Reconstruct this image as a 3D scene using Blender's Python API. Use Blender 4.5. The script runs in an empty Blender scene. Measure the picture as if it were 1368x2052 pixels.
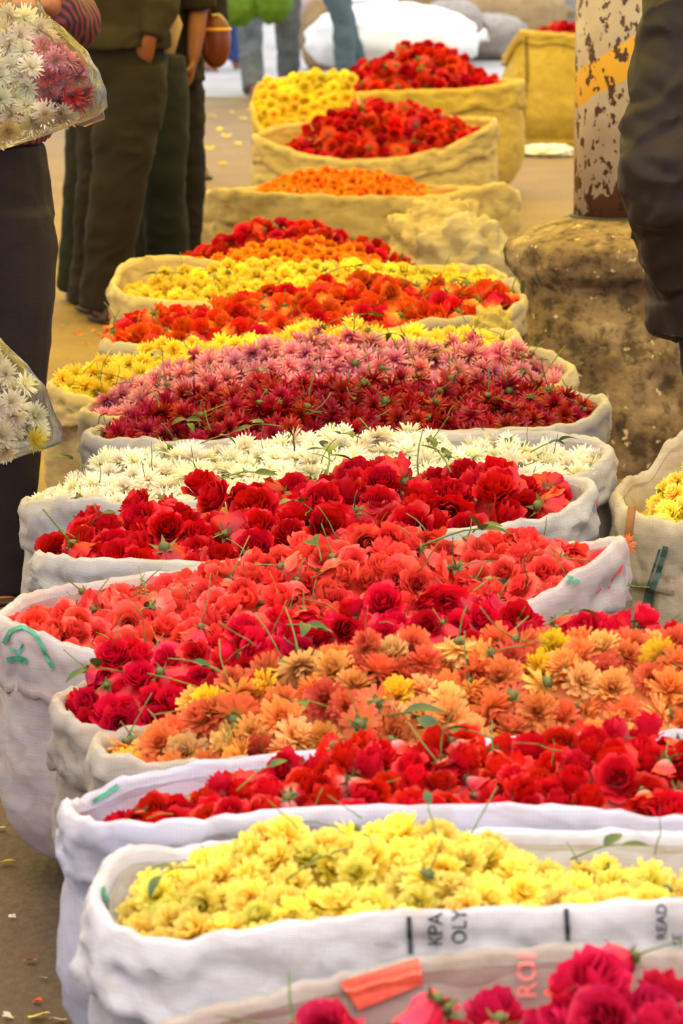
import bpy, bmesh, math, random
import numpy as np
from mathutils import Vector, Matrix, Quaternion, noise
from mathutils.bvhtree import BVHTree

# ------------------------------------------------------------------ camera
F = 7140.0                       # focal length in pixels of the 1368 x 2052 frame
HCAM = 1.65
PITCH = math.atan(1306.0 / F)
SP, CP = math.sin(PITCH), math.cos(PITCH)
scene = bpy.context.scene
COL = scene.collection

cam_data = bpy.data.cameras.new('camera')
cam = bpy.data.objects.new('camera', cam_data)
COL.objects.link(cam)
cam.location = (0, 0, HCAM)
cam.rotation_euler = (math.pi / 2 - PITCH, 0, 0)
cam_data.sensor_fit = 'VERTICAL'
cam_data.sensor_height = 36.0
cam_data.lens = F / 2052.0 * 36.0
cam_data.clip_end = 200
cam_data.dof.use_dof = True
cam_data.dof.focus_distance = 6.7
cam_data.dof.aperture_fstop = 10.0
scene.camera = cam

# ------------------------------------------------------------------ light
world = bpy.data.worlds.new('sky')
scene.world = world
world.use_nodes = True
bg = world.node_tree.nodes['Background']
bg.inputs[0].default_value = (0.86, 0.90, 1.0, 1)
bg.inputs[1].default_value = 0.58
sun_d = bpy.data.lights.new('sun', 'SUN')
sun_d.energy = 9.5
sun_d.angle = 0.02
sun_d.color = (1.0, 0.95, 0.88)
sun = bpy.data.objects.new('sun', sun_d)
COL.objects.link(sun)
sun.rotation_euler = (math.radians(-18), math.radians(-24), 0)
sun.location = (0, 0, 10)

scene.view_settings.view_transform = 'Standard'
scene.view_settings.look = 'None'
scene.view_settings.exposure = 0.78
scene.view_settings.gamma = 1.0
scene.view_settings.use_curve_mapping = False

# ------------------------------------------------------------------ helpers
def ray(px, py):
    cx = (px - 684.0) / F
    cy = (1026.0 - py) / F
    return cx, CP + cy * SP, -SP + cy * CP

def at_y(px, py, Y):
    d = ray(px, py)
    t = Y / d[1]
    return Vector((d[0] * t, Y, HCAM + d[2] * t))

def at_z(px, py, z):
    d = ray(px, py)
    t = (z - HCAM) / d[2]
    return Vector((d[0] * t, d[1] * t, z))

def to_px(p):
    x, y, z = p[0], p[1], p[2] - HCAM
    w = y * CP - z * SP
    u = y * SP + z * CP
    return 684 + F * x / w, 1026 - F * u / w

def xw(px, Y):                                   # world x of a pixel column at depth Y (near ground level)
    return (px - 684.0) / F * Y * 1.0

def mesh_from(name, verts, faces, mat=None, smooth=True, pv=None):
    me = bpy.data.meshes.new(name)
    me.from_pydata([tuple(v) for v in verts], [], faces)
    if smooth:
        me.polygons.foreach_set('use_smooth', [True] * len(me.polygons))
    if pv is not None:
        at = me.attributes.new('pv', 'FLOAT', 'POINT')
        at.data.foreach_set('value', pv)
    if mat is not None:
        for m in (mat if isinstance(mat, (list, tuple)) else [mat]):
            me.materials.append(m)
    me.update()
    return me

def mk(name, me, parent=None, loc=None, quat=None, scale=None):
    o = bpy.data.objects.new(name, me)
    COL.objects.link(o)
    if parent is not None:
        o.parent = parent
    if loc is not None:
        o.location = loc
    if quat is not None:
        o.rotation_mode = 'QUATERNION'
        o.rotation_quaternion = quat
    if scale is not None:
        o.scale = (scale, scale, scale) if not hasattr(scale, '__len__') else scale
    return o

def tag(o, label=None, cat=None, group=None, kind=None):
    if label: o['label'] = label
    if cat: o['category'] = cat
    if group: o['group'] = group
    if kind: o['kind'] = kind
    return o

def smooth_interp(pts, n_smooth=9):
    """a smooth function through pixel control points (x ascending)"""
    xs = np.array([p[0] for p in pts], float)
    ys = np.array([p[1] for p in pts], float)
    g = np.linspace(xs[0], xs[-1], 400)
    v = np.interp(g, xs, ys)
    k = np.ones(n_smooth) / n_smooth
    pad = n_smooth // 2
    vp = np.concatenate([np.full(pad, v[0]), v, np.full(pad, v[-1])])
    v2 = np.convolve(vp, k, 'valid')
    return lambda x: float(np.interp(x, g, v2))

def nz(x, y, z=0.0):
    return noise.noise(Vector((x, y, z)))

# ------------------------------------------------------------------ materials
def new_mat(name):
    m = bpy.data.materials.new(name)
    m.use_nodes = True
    nt = m.node_tree
    for n in list(nt.nodes):
        nt.nodes.remove(n)
    out = nt.nodes.new('ShaderNodeOutputMaterial')
    return m, nt, out

def N(nt, kind, **kw):
    n = nt.nodes.new(kind)
    for k, v in kw.items():
        if k.startswith('i_'):
            n.inputs[k[2:].replace('_', ' ')].default_value = v
        else:
            setattr(n, k, v)
    return n

def ramp(nt, stops, fac=None):
    r = nt.nodes.new('ShaderNodeValToRGB')
    els = r.color_ramp.elements
    while len(els) < len(stops):
        els.new(0.5)
    for e, (p, c) in zip(els, stops):
        e.position = p
        e.color = (c[0], c[1], c[2], 1)
    if fac is not None:
        nt.links.new(fac, r.inputs[0])
    return r

def srgb(r, g, b):
    def f(c):
        c /= 255.0
        return c / 12.92 if c <= 0.04045 else ((c + 0.055) / 1.055) ** 2.4
    return (f(r), f(g), f(b), 1)

def petal_mat(name, base, tip, edge=None, rough=0.45, trans=0.22, vary=0.25, hue=0.015, coat=0.0, alt=None, sat=1.0):
    """petal colour from base to tip, each bloom a little different; alt = list of further tip colours"""
    m, nt, out = new_mat(name)
    L = nt.links.new
    at = N(nt, 'ShaderNodeAttribute', attribute_name='pv')
    oi = N(nt, 'ShaderNodeObjectInfo')
    st = [(0.0, base), (0.55, tip)]
    if edge: st.append((1.0, edge))
    r = ramp(nt, st, at.outputs['Fac'])
    col = r.outputs['Color']
    if alt:
        ar = ramp(nt, alt, oi.outputs['Random'])
        mx = N(nt, 'ShaderNodeMix', data_type='RGBA', blend_type='MIX')
        rr = ramp(nt, [(0.1, (0.12, 0.12, 0.12)), (0.7, (1, 1, 1))], at.outputs['Fac'])
        L(rr.outputs['Color'], mx.inputs['Factor'])
        L(col, mx.inputs['A']); L(ar.outputs['Color'], mx.inputs['B'])
        col = mx.outputs['Result']
    hs = N(nt, 'ShaderNodeHueSaturation')
    hs.inputs['Saturation'].default_value = sat
    mr = N(nt, 'ShaderNodeMapRange'); mr.inputs[3].default_value = 0.5 - hue; mr.inputs[4].default_value = 0.5 + hue
    L(oi.outputs['Random'], mr.inputs[0]); L(mr.outputs[0], hs.inputs['Hue'])
    m2 = N(nt, 'ShaderNodeMath', operation='MULTIPLY'); m2.inputs[1].default_value = 7.31
    m3 = N(nt, 'ShaderNodeMath', operation='FRACT')
    m4 = N(nt, 'ShaderNodeMapRange'); m4.inputs[3].default_value = 1 - vary; m4.inputs[4].default_value = 1 + vary * 0.6
    L(oi.outputs['Random'], m2.inputs[0]); L(m2.outputs[0], m3.inputs[0]); L(m3.outputs[0], m4.inputs[0]); L(m4.outputs[0], hs.inputs['Value'])
    mo = N(nt, 'ShaderNodeMix', data_type='RGBA', blend_type='MULTIPLY'); mo.inputs['Factor'].default_value = 1.0
    L(col, mo.inputs['A']); L(oi.outputs['Color'], mo.inputs['B'])
    L(mo.outputs['Result'], hs.inputs['Color'])
    p = N(nt, 'ShaderNodeBsdfPrincipled')
    p.inputs['Roughness'].default_value = rough
    p.inputs['Specular IOR Level'].default_value = 0.35
    p.inputs['Coat Weight'].default_value = coat
    p.inputs['Coat Roughness'].default_value = 0.18
    L(hs.outputs['Color'], p.inputs['Base Color'])
    t = N(nt, 'ShaderNodeBsdfTranslucent')
    L(hs.outputs['Color'], t.inputs['Color'])
    mx = N(nt, 'ShaderNodeMixShader'); mx.inputs[0].default_value = trans
    L(p.outputs[0], mx.inputs[1]); L(t.outputs[0], mx.inputs[2]); L(mx.outputs[0], out.inputs[0])
    return m

def cloth_mat(name, c1, c2, rough=0.65, scale=6.0, weave=1100.0, bump=0.45, trans=0.0, dirt=None, stripes=None):
    crease_shade = .13 if name.startswith('sack') and weave else 0
    m, nt, out = new_mat(name)
    L = nt.links.new
    tc = N(nt, 'ShaderNodeTexCoord')
    n1 = N(nt, 'ShaderNodeTexNoise'); n1.inputs['Scale'].default_value = scale; n1.inputs['Detail'].default_value = 6; n1.inputs['Roughness'].default_value = 0.65
    L(tc.outputs['Object'], n1.inputs['Vector'])
    r = ramp(nt, [(0.32, c1), (0.68, c2)], n1.outputs['Fac'])
    col = r.outputs['Color']
    if dirt:
        n2 = N(nt, 'ShaderNodeTexNoise'); n2.inputs['Scale'].default_value = scale * 2.3; n2.inputs['Detail'].default_value = 8
        mp = N(nt, 'ShaderNodeMapping'); mp.inputs['Location'].default_value = (3.1, 1.7, 0.4); mp.inputs['Scale'].default_value = (1, 1, 2.2)
        L(tc.outputs['Object'], mp.inputs[0]); L(mp.outputs[0], n2.inputs['Vector'])
        rr = ramp(nt, [(0.52, (0, 0, 0)), (0.72, (1, 1, 1))], n2.outputs['Fac'])
        mm = N(nt, 'ShaderNodeMath', operation='MULTIPLY'); mm.inputs[1].default_value = dirt[1]
        L(rr.outputs['Color'], mm.inputs[0])
        mx = N(nt, 'ShaderNodeMix', data_type='RGBA'); mx.inputs['B'].default_value = dirt[0]
        L(mm.outputs[0], mx.inputs['Factor']); L(col, mx.inputs['A'])
        col = mx.outputs['Result']
    if crease_shade:  # crease shading painted into the sack colour, plus a woven thread pattern
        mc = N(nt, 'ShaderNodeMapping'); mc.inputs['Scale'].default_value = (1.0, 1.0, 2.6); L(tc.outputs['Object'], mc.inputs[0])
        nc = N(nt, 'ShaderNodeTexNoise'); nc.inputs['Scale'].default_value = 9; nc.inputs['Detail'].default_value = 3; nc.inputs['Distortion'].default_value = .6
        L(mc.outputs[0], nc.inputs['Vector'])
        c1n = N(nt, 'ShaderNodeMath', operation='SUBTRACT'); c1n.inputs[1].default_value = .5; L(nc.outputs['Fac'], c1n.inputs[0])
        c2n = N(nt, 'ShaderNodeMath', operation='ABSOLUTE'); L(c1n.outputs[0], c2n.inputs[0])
        g = 1 - crease_shade
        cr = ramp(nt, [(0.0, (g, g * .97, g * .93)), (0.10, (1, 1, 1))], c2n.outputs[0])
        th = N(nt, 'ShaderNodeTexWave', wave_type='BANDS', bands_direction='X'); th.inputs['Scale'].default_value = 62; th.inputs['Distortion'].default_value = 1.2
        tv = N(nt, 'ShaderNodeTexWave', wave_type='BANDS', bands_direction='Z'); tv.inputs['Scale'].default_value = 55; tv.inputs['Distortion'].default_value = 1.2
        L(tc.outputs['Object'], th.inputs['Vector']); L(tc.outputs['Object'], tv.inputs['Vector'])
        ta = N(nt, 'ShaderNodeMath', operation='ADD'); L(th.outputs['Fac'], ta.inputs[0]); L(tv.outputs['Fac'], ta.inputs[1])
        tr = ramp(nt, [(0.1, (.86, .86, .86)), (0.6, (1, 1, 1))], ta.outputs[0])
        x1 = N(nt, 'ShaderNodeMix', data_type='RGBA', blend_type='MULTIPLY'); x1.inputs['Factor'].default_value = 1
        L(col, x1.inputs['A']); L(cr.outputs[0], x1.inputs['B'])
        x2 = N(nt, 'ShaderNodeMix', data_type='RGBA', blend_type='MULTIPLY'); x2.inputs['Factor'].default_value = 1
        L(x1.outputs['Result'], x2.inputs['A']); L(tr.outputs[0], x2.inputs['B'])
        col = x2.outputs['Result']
    p = N(nt, 'ShaderNodeBsdfPrincipled'); p.inputs['Roughness'].default_value = rough; p.inputs['Specular IOR Level'].default_value = 0.3
    L(col, p.inputs['Base Color'])
    if weave:
        w1 = N(nt, 'ShaderNodeTexWave', wave_type='BANDS', bands_direction='X'); w1.inputs['Scale'].default_value = weave / 6.28
        w2 = N(nt, 'ShaderNodeTexWave', wave_type='BANDS', bands_direction='Z'); w2.inputs['Scale'].default_value = weave / 6.28
        for w in (w1, w2):
            w.inputs['Distortion'].default_value = 0.6
            L(tc.outputs['Object'], w.inputs['Vector'])
        ad = N(nt, 'ShaderNodeMath', operation='ADD'); L(w1.outputs['Fac'], ad.inputs[0]); L(w2.outputs['Fac'], ad.inputs[1])
        n3 = N(nt, 'ShaderNodeTexNoise'); n3.inputs['Scale'].default_value = 16; n3.inputs['Detail'].default_value = 5; n3.inputs['Roughness'].default_value = .6; n3.inputs['Distortion'].default_value = .8
        L(tc.outputs['Object'], n3.inputs['Vector'])
        m5 = N(nt, 'ShaderNodeMath', operation='MULTIPLY_ADD'); m5.inputs[1].default_value = 6.0
        L(n3.outputs['Fac'], m5.inputs[0]); L(ad.outputs[0], m5.inputs[2])
        b = N(nt, 'ShaderNodeBump'); b.inputs['Strength'].default_value = bump; b.inputs['Distance'].default_value = 0.004
        L(m5.outputs[0], b.inputs['Height']); L(b.outputs[0], p.inputs['Normal'])
    last = p.outputs[0]
    if trans:
        t = N(nt, 'ShaderNodeBsdfTranslucent'); L(col, t.inputs['Color'])
        mx = N(nt, 'ShaderNodeMixShader'); mx.inputs[0].default_value = trans
        L(last, mx.inputs[1]); L(t.outputs[0], mx.inputs[2]); last = mx.outputs[0]
    L(last, out.inputs[0])
    return m

def flat_mat(name, c, rough=0.6, coat=0.0, noise_amt=0.15, scale=20.0, trans=0.0):
    m, nt, out = new_mat(name)
    L = nt.links.new
    tc = N(nt, 'ShaderNodeTexCoord')
    n1 = N(nt, 'ShaderNodeTexNoise'); n1.inputs['Scale'].default_value = scale; n1.inputs['Detail'].default_value = 4
    L(tc.outputs['Object'], n1.inputs['Vector'])
    a = tuple(x * (1 - noise_amt) for x in c[:3]); b = tuple(min(1, x * (1 + noise_amt)) for x in c[:3])
    r = ramp(nt, [(0.3, a), (0.7, b)], n1.outputs['Fac'])
    p = N(nt, 'ShaderNodeBsdfPrincipled'); p.inputs['Roughness'].default_value = rough; p.inputs['Coat Weight'].default_value = coat
    p.inputs['Specular IOR Level'].default_value = 0.35
    L(r.outputs[0], p.inputs['Base Color'])
    last = p.outputs[0]
    if trans:
        t = N(nt, 'ShaderNodeBsdfTranslucent'); L(r.outputs[0], t.inputs['Color'])
        mx = N(nt, 'ShaderNodeMixShader'); mx.inputs[0].default_value = trans
        L(last, mx.inputs[1]); L(t.outputs[0], mx.inputs[2]); last = mx.outputs[0]
    L(last, out.inputs[0])
    return m

M = {}
M['leaf'] = flat_mat('leaf_green', srgb(46, 76, 34), rough=0.4, coat=0.15, noise_amt=0.35, scale=40, trans=0.2)
M['stem'] = flat_mat('stem_green', srgb(98, 122, 58), rough=0.5, noise_amt=0.35, scale=30, trans=0.1)
M['calyx'] = flat_mat('calyx_green', srgb(98, 104, 54), rough=0.5, noise_amt=0.3, scale=60, trans=0.15)
M['twig'] = flat_mat('twig_brown', srgb(70, 45, 30), rough=0.6, noise_amt=0.3)
M['black_print'] = flat_mat('black_print', srgb(38, 40, 48), rough=0.6, noise_amt=0.25, scale=120)
M['red_print'] = flat_mat('red_print', srgb(216, 92, 70), rough=0.6, noise_amt=0.2, scale=60)
M['pink_print'] = flat_mat('pink_print', srgb(226, 130, 124), rough=0.6, noise_amt=0.1, scale=60)
M['green_print'] = flat_mat('green_print', srgb(66, 146, 116), rough=0.6, noise_amt=0.2, scale=60)
M['teal_stripe'] = flat_mat('teal_stripe', srgb(62, 86, 82), rough=0.6, noise_amt=0.3, scale=60)

# sack cloths: worn woven plastic
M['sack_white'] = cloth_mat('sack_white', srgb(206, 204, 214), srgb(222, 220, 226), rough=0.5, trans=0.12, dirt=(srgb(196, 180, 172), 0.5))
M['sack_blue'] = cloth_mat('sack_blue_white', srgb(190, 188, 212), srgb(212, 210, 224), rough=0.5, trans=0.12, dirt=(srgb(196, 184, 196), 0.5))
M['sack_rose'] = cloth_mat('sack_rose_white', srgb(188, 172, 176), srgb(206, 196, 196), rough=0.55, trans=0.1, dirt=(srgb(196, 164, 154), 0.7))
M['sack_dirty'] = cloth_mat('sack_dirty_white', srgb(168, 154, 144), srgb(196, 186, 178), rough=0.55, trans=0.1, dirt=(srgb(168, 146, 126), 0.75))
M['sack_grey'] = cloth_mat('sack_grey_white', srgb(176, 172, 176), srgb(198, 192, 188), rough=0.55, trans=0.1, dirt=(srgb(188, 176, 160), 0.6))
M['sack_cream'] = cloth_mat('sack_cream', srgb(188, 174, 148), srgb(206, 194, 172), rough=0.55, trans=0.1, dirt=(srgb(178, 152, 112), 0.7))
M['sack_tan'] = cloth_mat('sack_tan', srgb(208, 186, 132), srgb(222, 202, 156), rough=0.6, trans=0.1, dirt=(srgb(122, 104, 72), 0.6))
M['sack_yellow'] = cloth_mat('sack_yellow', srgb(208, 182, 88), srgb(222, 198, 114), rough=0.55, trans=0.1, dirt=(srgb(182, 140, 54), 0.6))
M['sack_glare'] = cloth_mat('sack_bright_white', srgb(240, 242, 244), srgb(250, 250, 250), rough=0.5, weave=0)
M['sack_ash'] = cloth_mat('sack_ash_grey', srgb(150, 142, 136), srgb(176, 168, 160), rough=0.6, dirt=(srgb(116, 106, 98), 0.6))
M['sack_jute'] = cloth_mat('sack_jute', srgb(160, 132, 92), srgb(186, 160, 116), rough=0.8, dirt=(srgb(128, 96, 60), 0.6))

# blooms
M['dark_red_rose'] = petal_mat('dark_red_rose', srgb(150, 6, 14), srgb(196, 8, 22), srgb(206, 14, 30), rough=0.45, vary=0.12, hue=0.004, coat=0.07)
M['coral_rose'] = petal_mat('coral_rose', srgb(242, 152, 132), srgb(241, 70, 56), srgb(244, 90, 78), rough=0.45, vary=0.1, hue=0.005, coat=0.05)
M['crimson_rose'] = petal_mat('crimson_rose', srgb(180, 12, 40), srgb(216, 14, 44), srgb(222, 22, 58), rough=0.42, vary=0.1, hue=0.006, coat=0.08)
M['pink_red_rose'] = petal_mat('magenta_red_rose', srgb(170, 10, 50), srgb(208, 14, 62), srgb(214, 34, 84), rough=0.42, vary=0.1, hue=0.006, coat=0.05)
M['rosebud'] = petal_mat('rosebud_red', srgb(244, 176, 172), srgb(222, 26, 34), srgb(216, 16, 24), rough=0.42, vary=0.14, hue=0.006, coat=0.08)
M['orange_rose'] = petal_mat('orange_rose', srgb(252, 186, 78), srgb(245, 112, 34), srgb(230, 50, 22), rough=0.45, vary=0.16, hue=0.02)
M['far_red'] = petal_mat('far_red_rose', srgb(150, 8, 12), srgb(208, 14, 20), srgb(214, 20, 26), rough=0.45, vary=0.3, hue=0.012)
M['white_mum'] = petal_mat('white_mum', srgb(236, 226, 150), srgb(244, 238, 218), srgb(248, 244, 230), rough=0.55, vary=0.08, hue=0.01, trans=0.42)
M['yellow_mum'] = petal_mat('yellow_mum', srgb(240, 204, 30), srgb(250, 222, 62), srgb(252, 234, 110), rough=0.55, vary=0.1, hue=0.012, trans=0.42)
M['pale_yellow_mum'] = petal_mat('pale_yellow_mum', srgb(252, 218, 40), srgb(254, 232, 84), srgb(255, 242, 140), rough=0.55, vary=0.06, hue=0.01, trans=0.5)
M['pink_mum'] = petal_mat('pink_mum', srgb(186, 60, 92), srgb(224, 118, 146), srgb(242, 182, 196), rough=0.5, vary=0.2, hue=0.015, trans=0.28)
M['maroon_mum'] = petal_mat('maroon_mum', srgb(118, 6, 14), srgb(162, 10, 24), srgb(178, 22, 38), rough=0.42, vary=0.28, hue=0.01, trans=0.2)
M['orange_mum'] = petal_mat('orange_mum', srgb(250, 206, 96), srgb(236, 140, 60), None, rough=0.55, vary=0.12, hue=0.008, trans=0.38,
    alt=[(0.0, srgb(224, 104, 68)), (0.26, srgb(236, 126, 76)), (0.46, srgb(244, 152, 80)), (0.68, srgb(248, 176, 88)), (0.85, srgb(250, 200, 140)), (0.97, srgb(252, 208, 44))])
M['marigold'] = petal_mat('marigold', srgb(222, 104, 0), srgb(248, 140, 4), srgb(252, 158, 22), rough=0.6, vary=0.14, hue=0.01, trans=0.25)
# ------------------------------------------------------------------ bloom shapes (unit diameter, base at z = 0, facing +z)
RES = (4, 4)
def rose_petal(rnd, a, R, Ht, W, curl, nu=4, nv=4, ruffle=0.02):
    nu, nv = RES
    verts, pv = [], []
    ph = rnd.uniform(0, 6.28)
    for j in range(nv + 1):
        v = j / nv
        r = R * (0.22 + 0.78 * (1 - (1 - v) ** 2.0)) if v > 0 else R * 0.15
        z = Ht * v ** 1.15
        cv = max(0.0, v - 0.55) / 0.45
        r += curl * cv * cv
        z -= curl * 0.55 * cv * cv
        th = W * (0.35 + 0.65 * math.sin(math.pi * (0.12 + 0.62 * v)))
        for i in range(nu + 1):
            u = 2 * i / nu - 1
            ang = a + u * th
            rr = r * (1 - 0.10 * u * u * (1 - v)) + ruffle * v * (math.sin(ph + 3.1 * u + 2 * v) + .5 * math.sin(2 * ph + 7 * u))
            zz = z - 0.16 * Ht * v * v * (abs(u) ** 2.4) + ruffle * 0.8 * v * math.sin(ph * 2 + 4.2 * u)
            verts.append((rr * math.cos(ang), rr * math.sin(ang), zz))
            pv.append(v)
    faces = []
    for j in range(nv):
        for i in range(nu):
            k = j * (nu + 1) + i
            faces.append((k, k + 1, k + nu + 2, k + nu + 1))
    return verts, faces, pv

def join_parts(parts):
    V, Fc, P = [], [], []
    for v, f, p in parts:
        o = len(V)
        V += v; P += p
        Fc += [tuple(i + o for i in q) for q in f]
    return V, Fc, P

ROSE_LAYERS = {
    'open': [(3, .05, .50, 1.5, .00), (4, .10, .54, 1.1, .012), (5, .16, .56, .9, .02), (6, .22, .56, .75, .03), (6, .28, .53, .7, .05), (7, .34, .46, .62, .07), (7, .40, .36, .58, .09)],
    'half': [(3, .05, .64, 1.5, .00), (3, .11, .67, 1.25, .012), (4, .17, .67, 1.0, .03), (5, .23, .64, .85, .05), (6, .30, .57, .72, .08), (6, .36, .46, .66, .12)],
    'bud':  [(3, .06, .84, 1.5, .00), (3, .13, .83, 1.3, .01), (4, .19, .79, 1.0, .03), (4, .24, .73, .95, .06), (4, .28, .62, .9, .08)],
    'flop': [(3, .06, .42, 1.5, .02), (4, .12, .44, 1.1, .03), (5, .19, .43, .9, .05), (6, .26, .38, .75, .08), (6, .34, .30, .68, .11), (6, .41, .18, .64, .14)],
}

def rose_shape(kind, seed, nsplit=2):
    """returns (list of petals outer first, heart mesh data)"""
    rnd = random.Random(seed)
    outer, inner = [], []
    Ls = ROSE_LAYERS[kind]
    off = rnd.uniform(0, 6.28)
    for li, (n, R, Ht, W, curl) in enumerate(Ls):
        off += 0.6 + rnd.uniform(-.2, .2)
        for k in range(n):
            a = off + 2 * math.pi * k / n + rnd.uniform(-.18, .18)
            p = rose_petal(rnd, a, R * rnd.uniform(.92, 1.1), Ht * rnd.uniform(.9, 1.08), W * rnd.uniform(.9, 1.1),
                           curl * rnd.uniform(.3, 1.7), ruffle=.014 + .03 * (li / len(Ls)))
            (outer if li >= len(Ls) - nsplit else inner).append(p)
    return outer, join_parts(inner)

def mum_shape(rings, seed, pw, jitter=.14, droop=.3, tipw=.35, z0=.16, cols=1):
    rnd = random.Random(seed)
    parts = []
    for (n, el, ln) in rings:
        off = rnd.uniform(0, 6.28)
        for k in range(n):
            a = off + 2 * math.pi * k / n + rnd.uniform(-.12, .12)
            e = math.radians(el) + rnd.uniform(-jitter, jitter) * 1.2
            l = ln * rnd.uniform(.82, 1.1)
            w = pw * rnd.uniform(.8, 1.15)
            cu = droop * rnd.uniform(.3, 1.5)
            tw = rnd.uniform(-.5, .5)
            ca, sa = math.cos(a), math.sin(a)
            x, z = .035, z0
            verts, pv = [], []
            segs = 3
            for j in range(segs + 1):
                t = j / segs
                ee = e + .25 - cu * t * 1.2
                if j:
                    x += l / segs * math.cos(ee); z += l / segs * math.sin(ee)
                ww = w * (.45, 1.0, .95, tipw)[j]
                tx, ty = -sa * ww * .5, ca * ww * .5
                dz = ww * .5 * math.sin(tw) * t
                verts += [(x * ca + tx, x * sa + ty, z + dz), (x * ca - tx, x * sa - ty, z - dz)]
                pv += [t, t]
            faces = [(2 * j, 2 * j + 1, 2 * j + 3, 2 * j + 2) for j in range(segs)]
            parts.append((verts, faces, pv))
    return join_parts(parts)

MUM = {
    'pompon': dict(rings=[(5, 86, .40), (9, 74, .42), (13, 58, .44), (16, 42, .45), (18, 24, .46), (18, 6, .46), (14, -12, .44), (8, -32, .38)], pw=.135, droop=-.10, tipw=.75, jitter=.2),
    'white': dict(rings=[(7, 80, .32), (11, 62, .38), (15, 42, .44), (18, 20, .48), (17, 0, .48), (10, -18, .44)], pw=.085, droop=.12, tipw=.4, jitter=.26),
    'spider': dict(rings=[(8, 76, .34), (12, 54, .42), (17, 28, .50), (18, 6, .50), (14, -18, .46)], pw=.085, droop=.4, tipw=.4, jitter=.5),
    'daisy': dict(rings=[(8, 78, .26), (12, 54, .38), (17, 28, .48), (18, 6, .49), (12, -14, .45)], pw=.095, droop=.2, tipw=.42, jitter=.4),
    'dahlia': dict(rings=[(6, 86, .36), (10, 72, .40), (14, 56, .43), (18, 38, .45), (20, 18, .47), (18, -2, .46), (12, -22, .42)], pw=.115, droop=.06, tipw=.8, jitter=.26),
    'marigold': dict(rings=[(6, 84, .36), (10, 66, .4), (13, 46, .42), (14, 22, .44), (13, -2, .43), (9, -26, .39)], pw=.17, droop=.25, tipw=.85, jitter=.2),
}

def tube(path, radii, n=6, cap=True):
    """loft of circles / ellipses along a path -> verts, faces"""
    path = [Vector(p) for p in path]
    verts, faces = [], []
    ref = None
    for i, p in enumerate(path):
        d = (path[min(i + 1, len(path) - 1)] - path[max(i - 1, 0)])
        if d.length < 1e-9: d = Vector((0, 0, 1))
        d.normalize()
        if ref is None:
            ref = Vector((1, 0, 0)) if abs(d.x) < .8 else Vector((0, 1, 0))
        x = (ref - d * ref.dot(d)).normalized()
        y = d.cross(x)
        ref = x
        r = radii[i] if i < len(radii) else radii[-1]
        ra, rb = (r, r) if not hasattr(r, '__len__') else r
        for k in range(n):
            t = 2 * math.pi * k / n
            verts.append(p + x * (ra * math.cos(t)) + y * (rb * math.sin(t)))
    for i in range(len(path) - 1):
        for k in range(n):
            a, b = i * n + k, i * n + (k + 1) % n
            faces.append((a, b, b + n, a + n))
    if cap:
        faces.append(tuple(reversed(range(n))))
        faces.append(tuple(range((len(path) - 1) * n, len(path) * n)))
    return verts, faces

def calyx_mesh(name, w=.16, sep=.24, drop=.0):
    verts, faces = tube([(0, 0, -.10), (0, 0, -.05), (0, 0, .02), (0, 0, .08)], [.035, w * .55, w * .72, w * .5], n=6)
    verts = [tuple(v) for v in verts]
    for k in range(5):
        a = k * 1.2566
        c, s = math.cos(a), math.sin(a)
        o = len(verts)
        for (r, z, ww) in ((.05, .0, .05), (w * .8, .03, .06), (sep, -.02 + drop, .0)):
            verts += [(r * c - s * ww, r * s + c * ww, z), (r * c + s * ww, r * s - c * ww, z)]
        faces += [(o, o + 1, o + 3, o + 2), (o + 2, o + 3, o + 5, o + 4)]
    return mesh_from(name, verts, faces, M['calyx'])

def stem_mesh(name, ln, seed, r=.018):
    rnd = random.Random(seed)
    bx, by = rnd.uniform(-.25, .25), rnd.uniform(-.25, .25)
    path = [(bx * t * t * ln, by * t * t * ln, -.06 - ln * t) for t in (0, .3, .65, 1)]
    v, f = tube(path, [r * 1.2, r, r, r * .9], n=5)
    return mesh_from(name, v, f, M['stem'])

CALYX = [calyx_mesh('calyx', .15, .26), calyx_mesh('calyx', .17, .30, -.06)]
CALYX_MUM = [calyx_mesh('calyx', .20, .22)]
STEMS = [stem_mesh('stem', l, i) for i, l in enumerate((.5, .8, 1.1, 1.4, .65))]

BLOOM_CACHE = {}
def bloom_variants(kind, matname, n=5):
    key = (kind, matname)
    if key in BLOOM_CACHE: return BLOOM_CACHE[key]
    res = []
    m = M[matname]
    for k in range(n):
        if kind.startswith('rose'):
            base = kind.split('_')[1]
            kinds = {'open': ['open', 'open', 'half', 'flop', 'open'], 'mix': ['open', 'half', 'half', 'flop', 'bud'],
                     'bud': ['bud', 'bud', 'half', 'bud', 'half']}[base]
            global RES
            RES = (6, 6) if matname == 'dark_red_rose' else (4, 4)
            outer, inner = rose_shape(kinds[k % 5], 100 * k + len(matname), 2 if matname in ('dark_red_rose', 'pink_red_rose') else 1)
            pet = [mesh_from('petal', p[0], p[1], m, pv=p[2]) for p in outer]
            heart = mesh_from('inner_petals', *inner[:2], m, pv=inner[2])
            allp = join_parts(outer + [inner])
            whole = mesh_from('bloom', *allp[:2], m, pv=allp[2])
            res.append((whole, pet, heart))
        else:
            V, Fc, P = mum_shape(seed=31 * k + len(matname), **MUM[kind])
            res.append((mesh_from('bloom', V, Fc, m, pv=P), None, None))
    BLOOM_CACHE[key] = res
    return res

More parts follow.
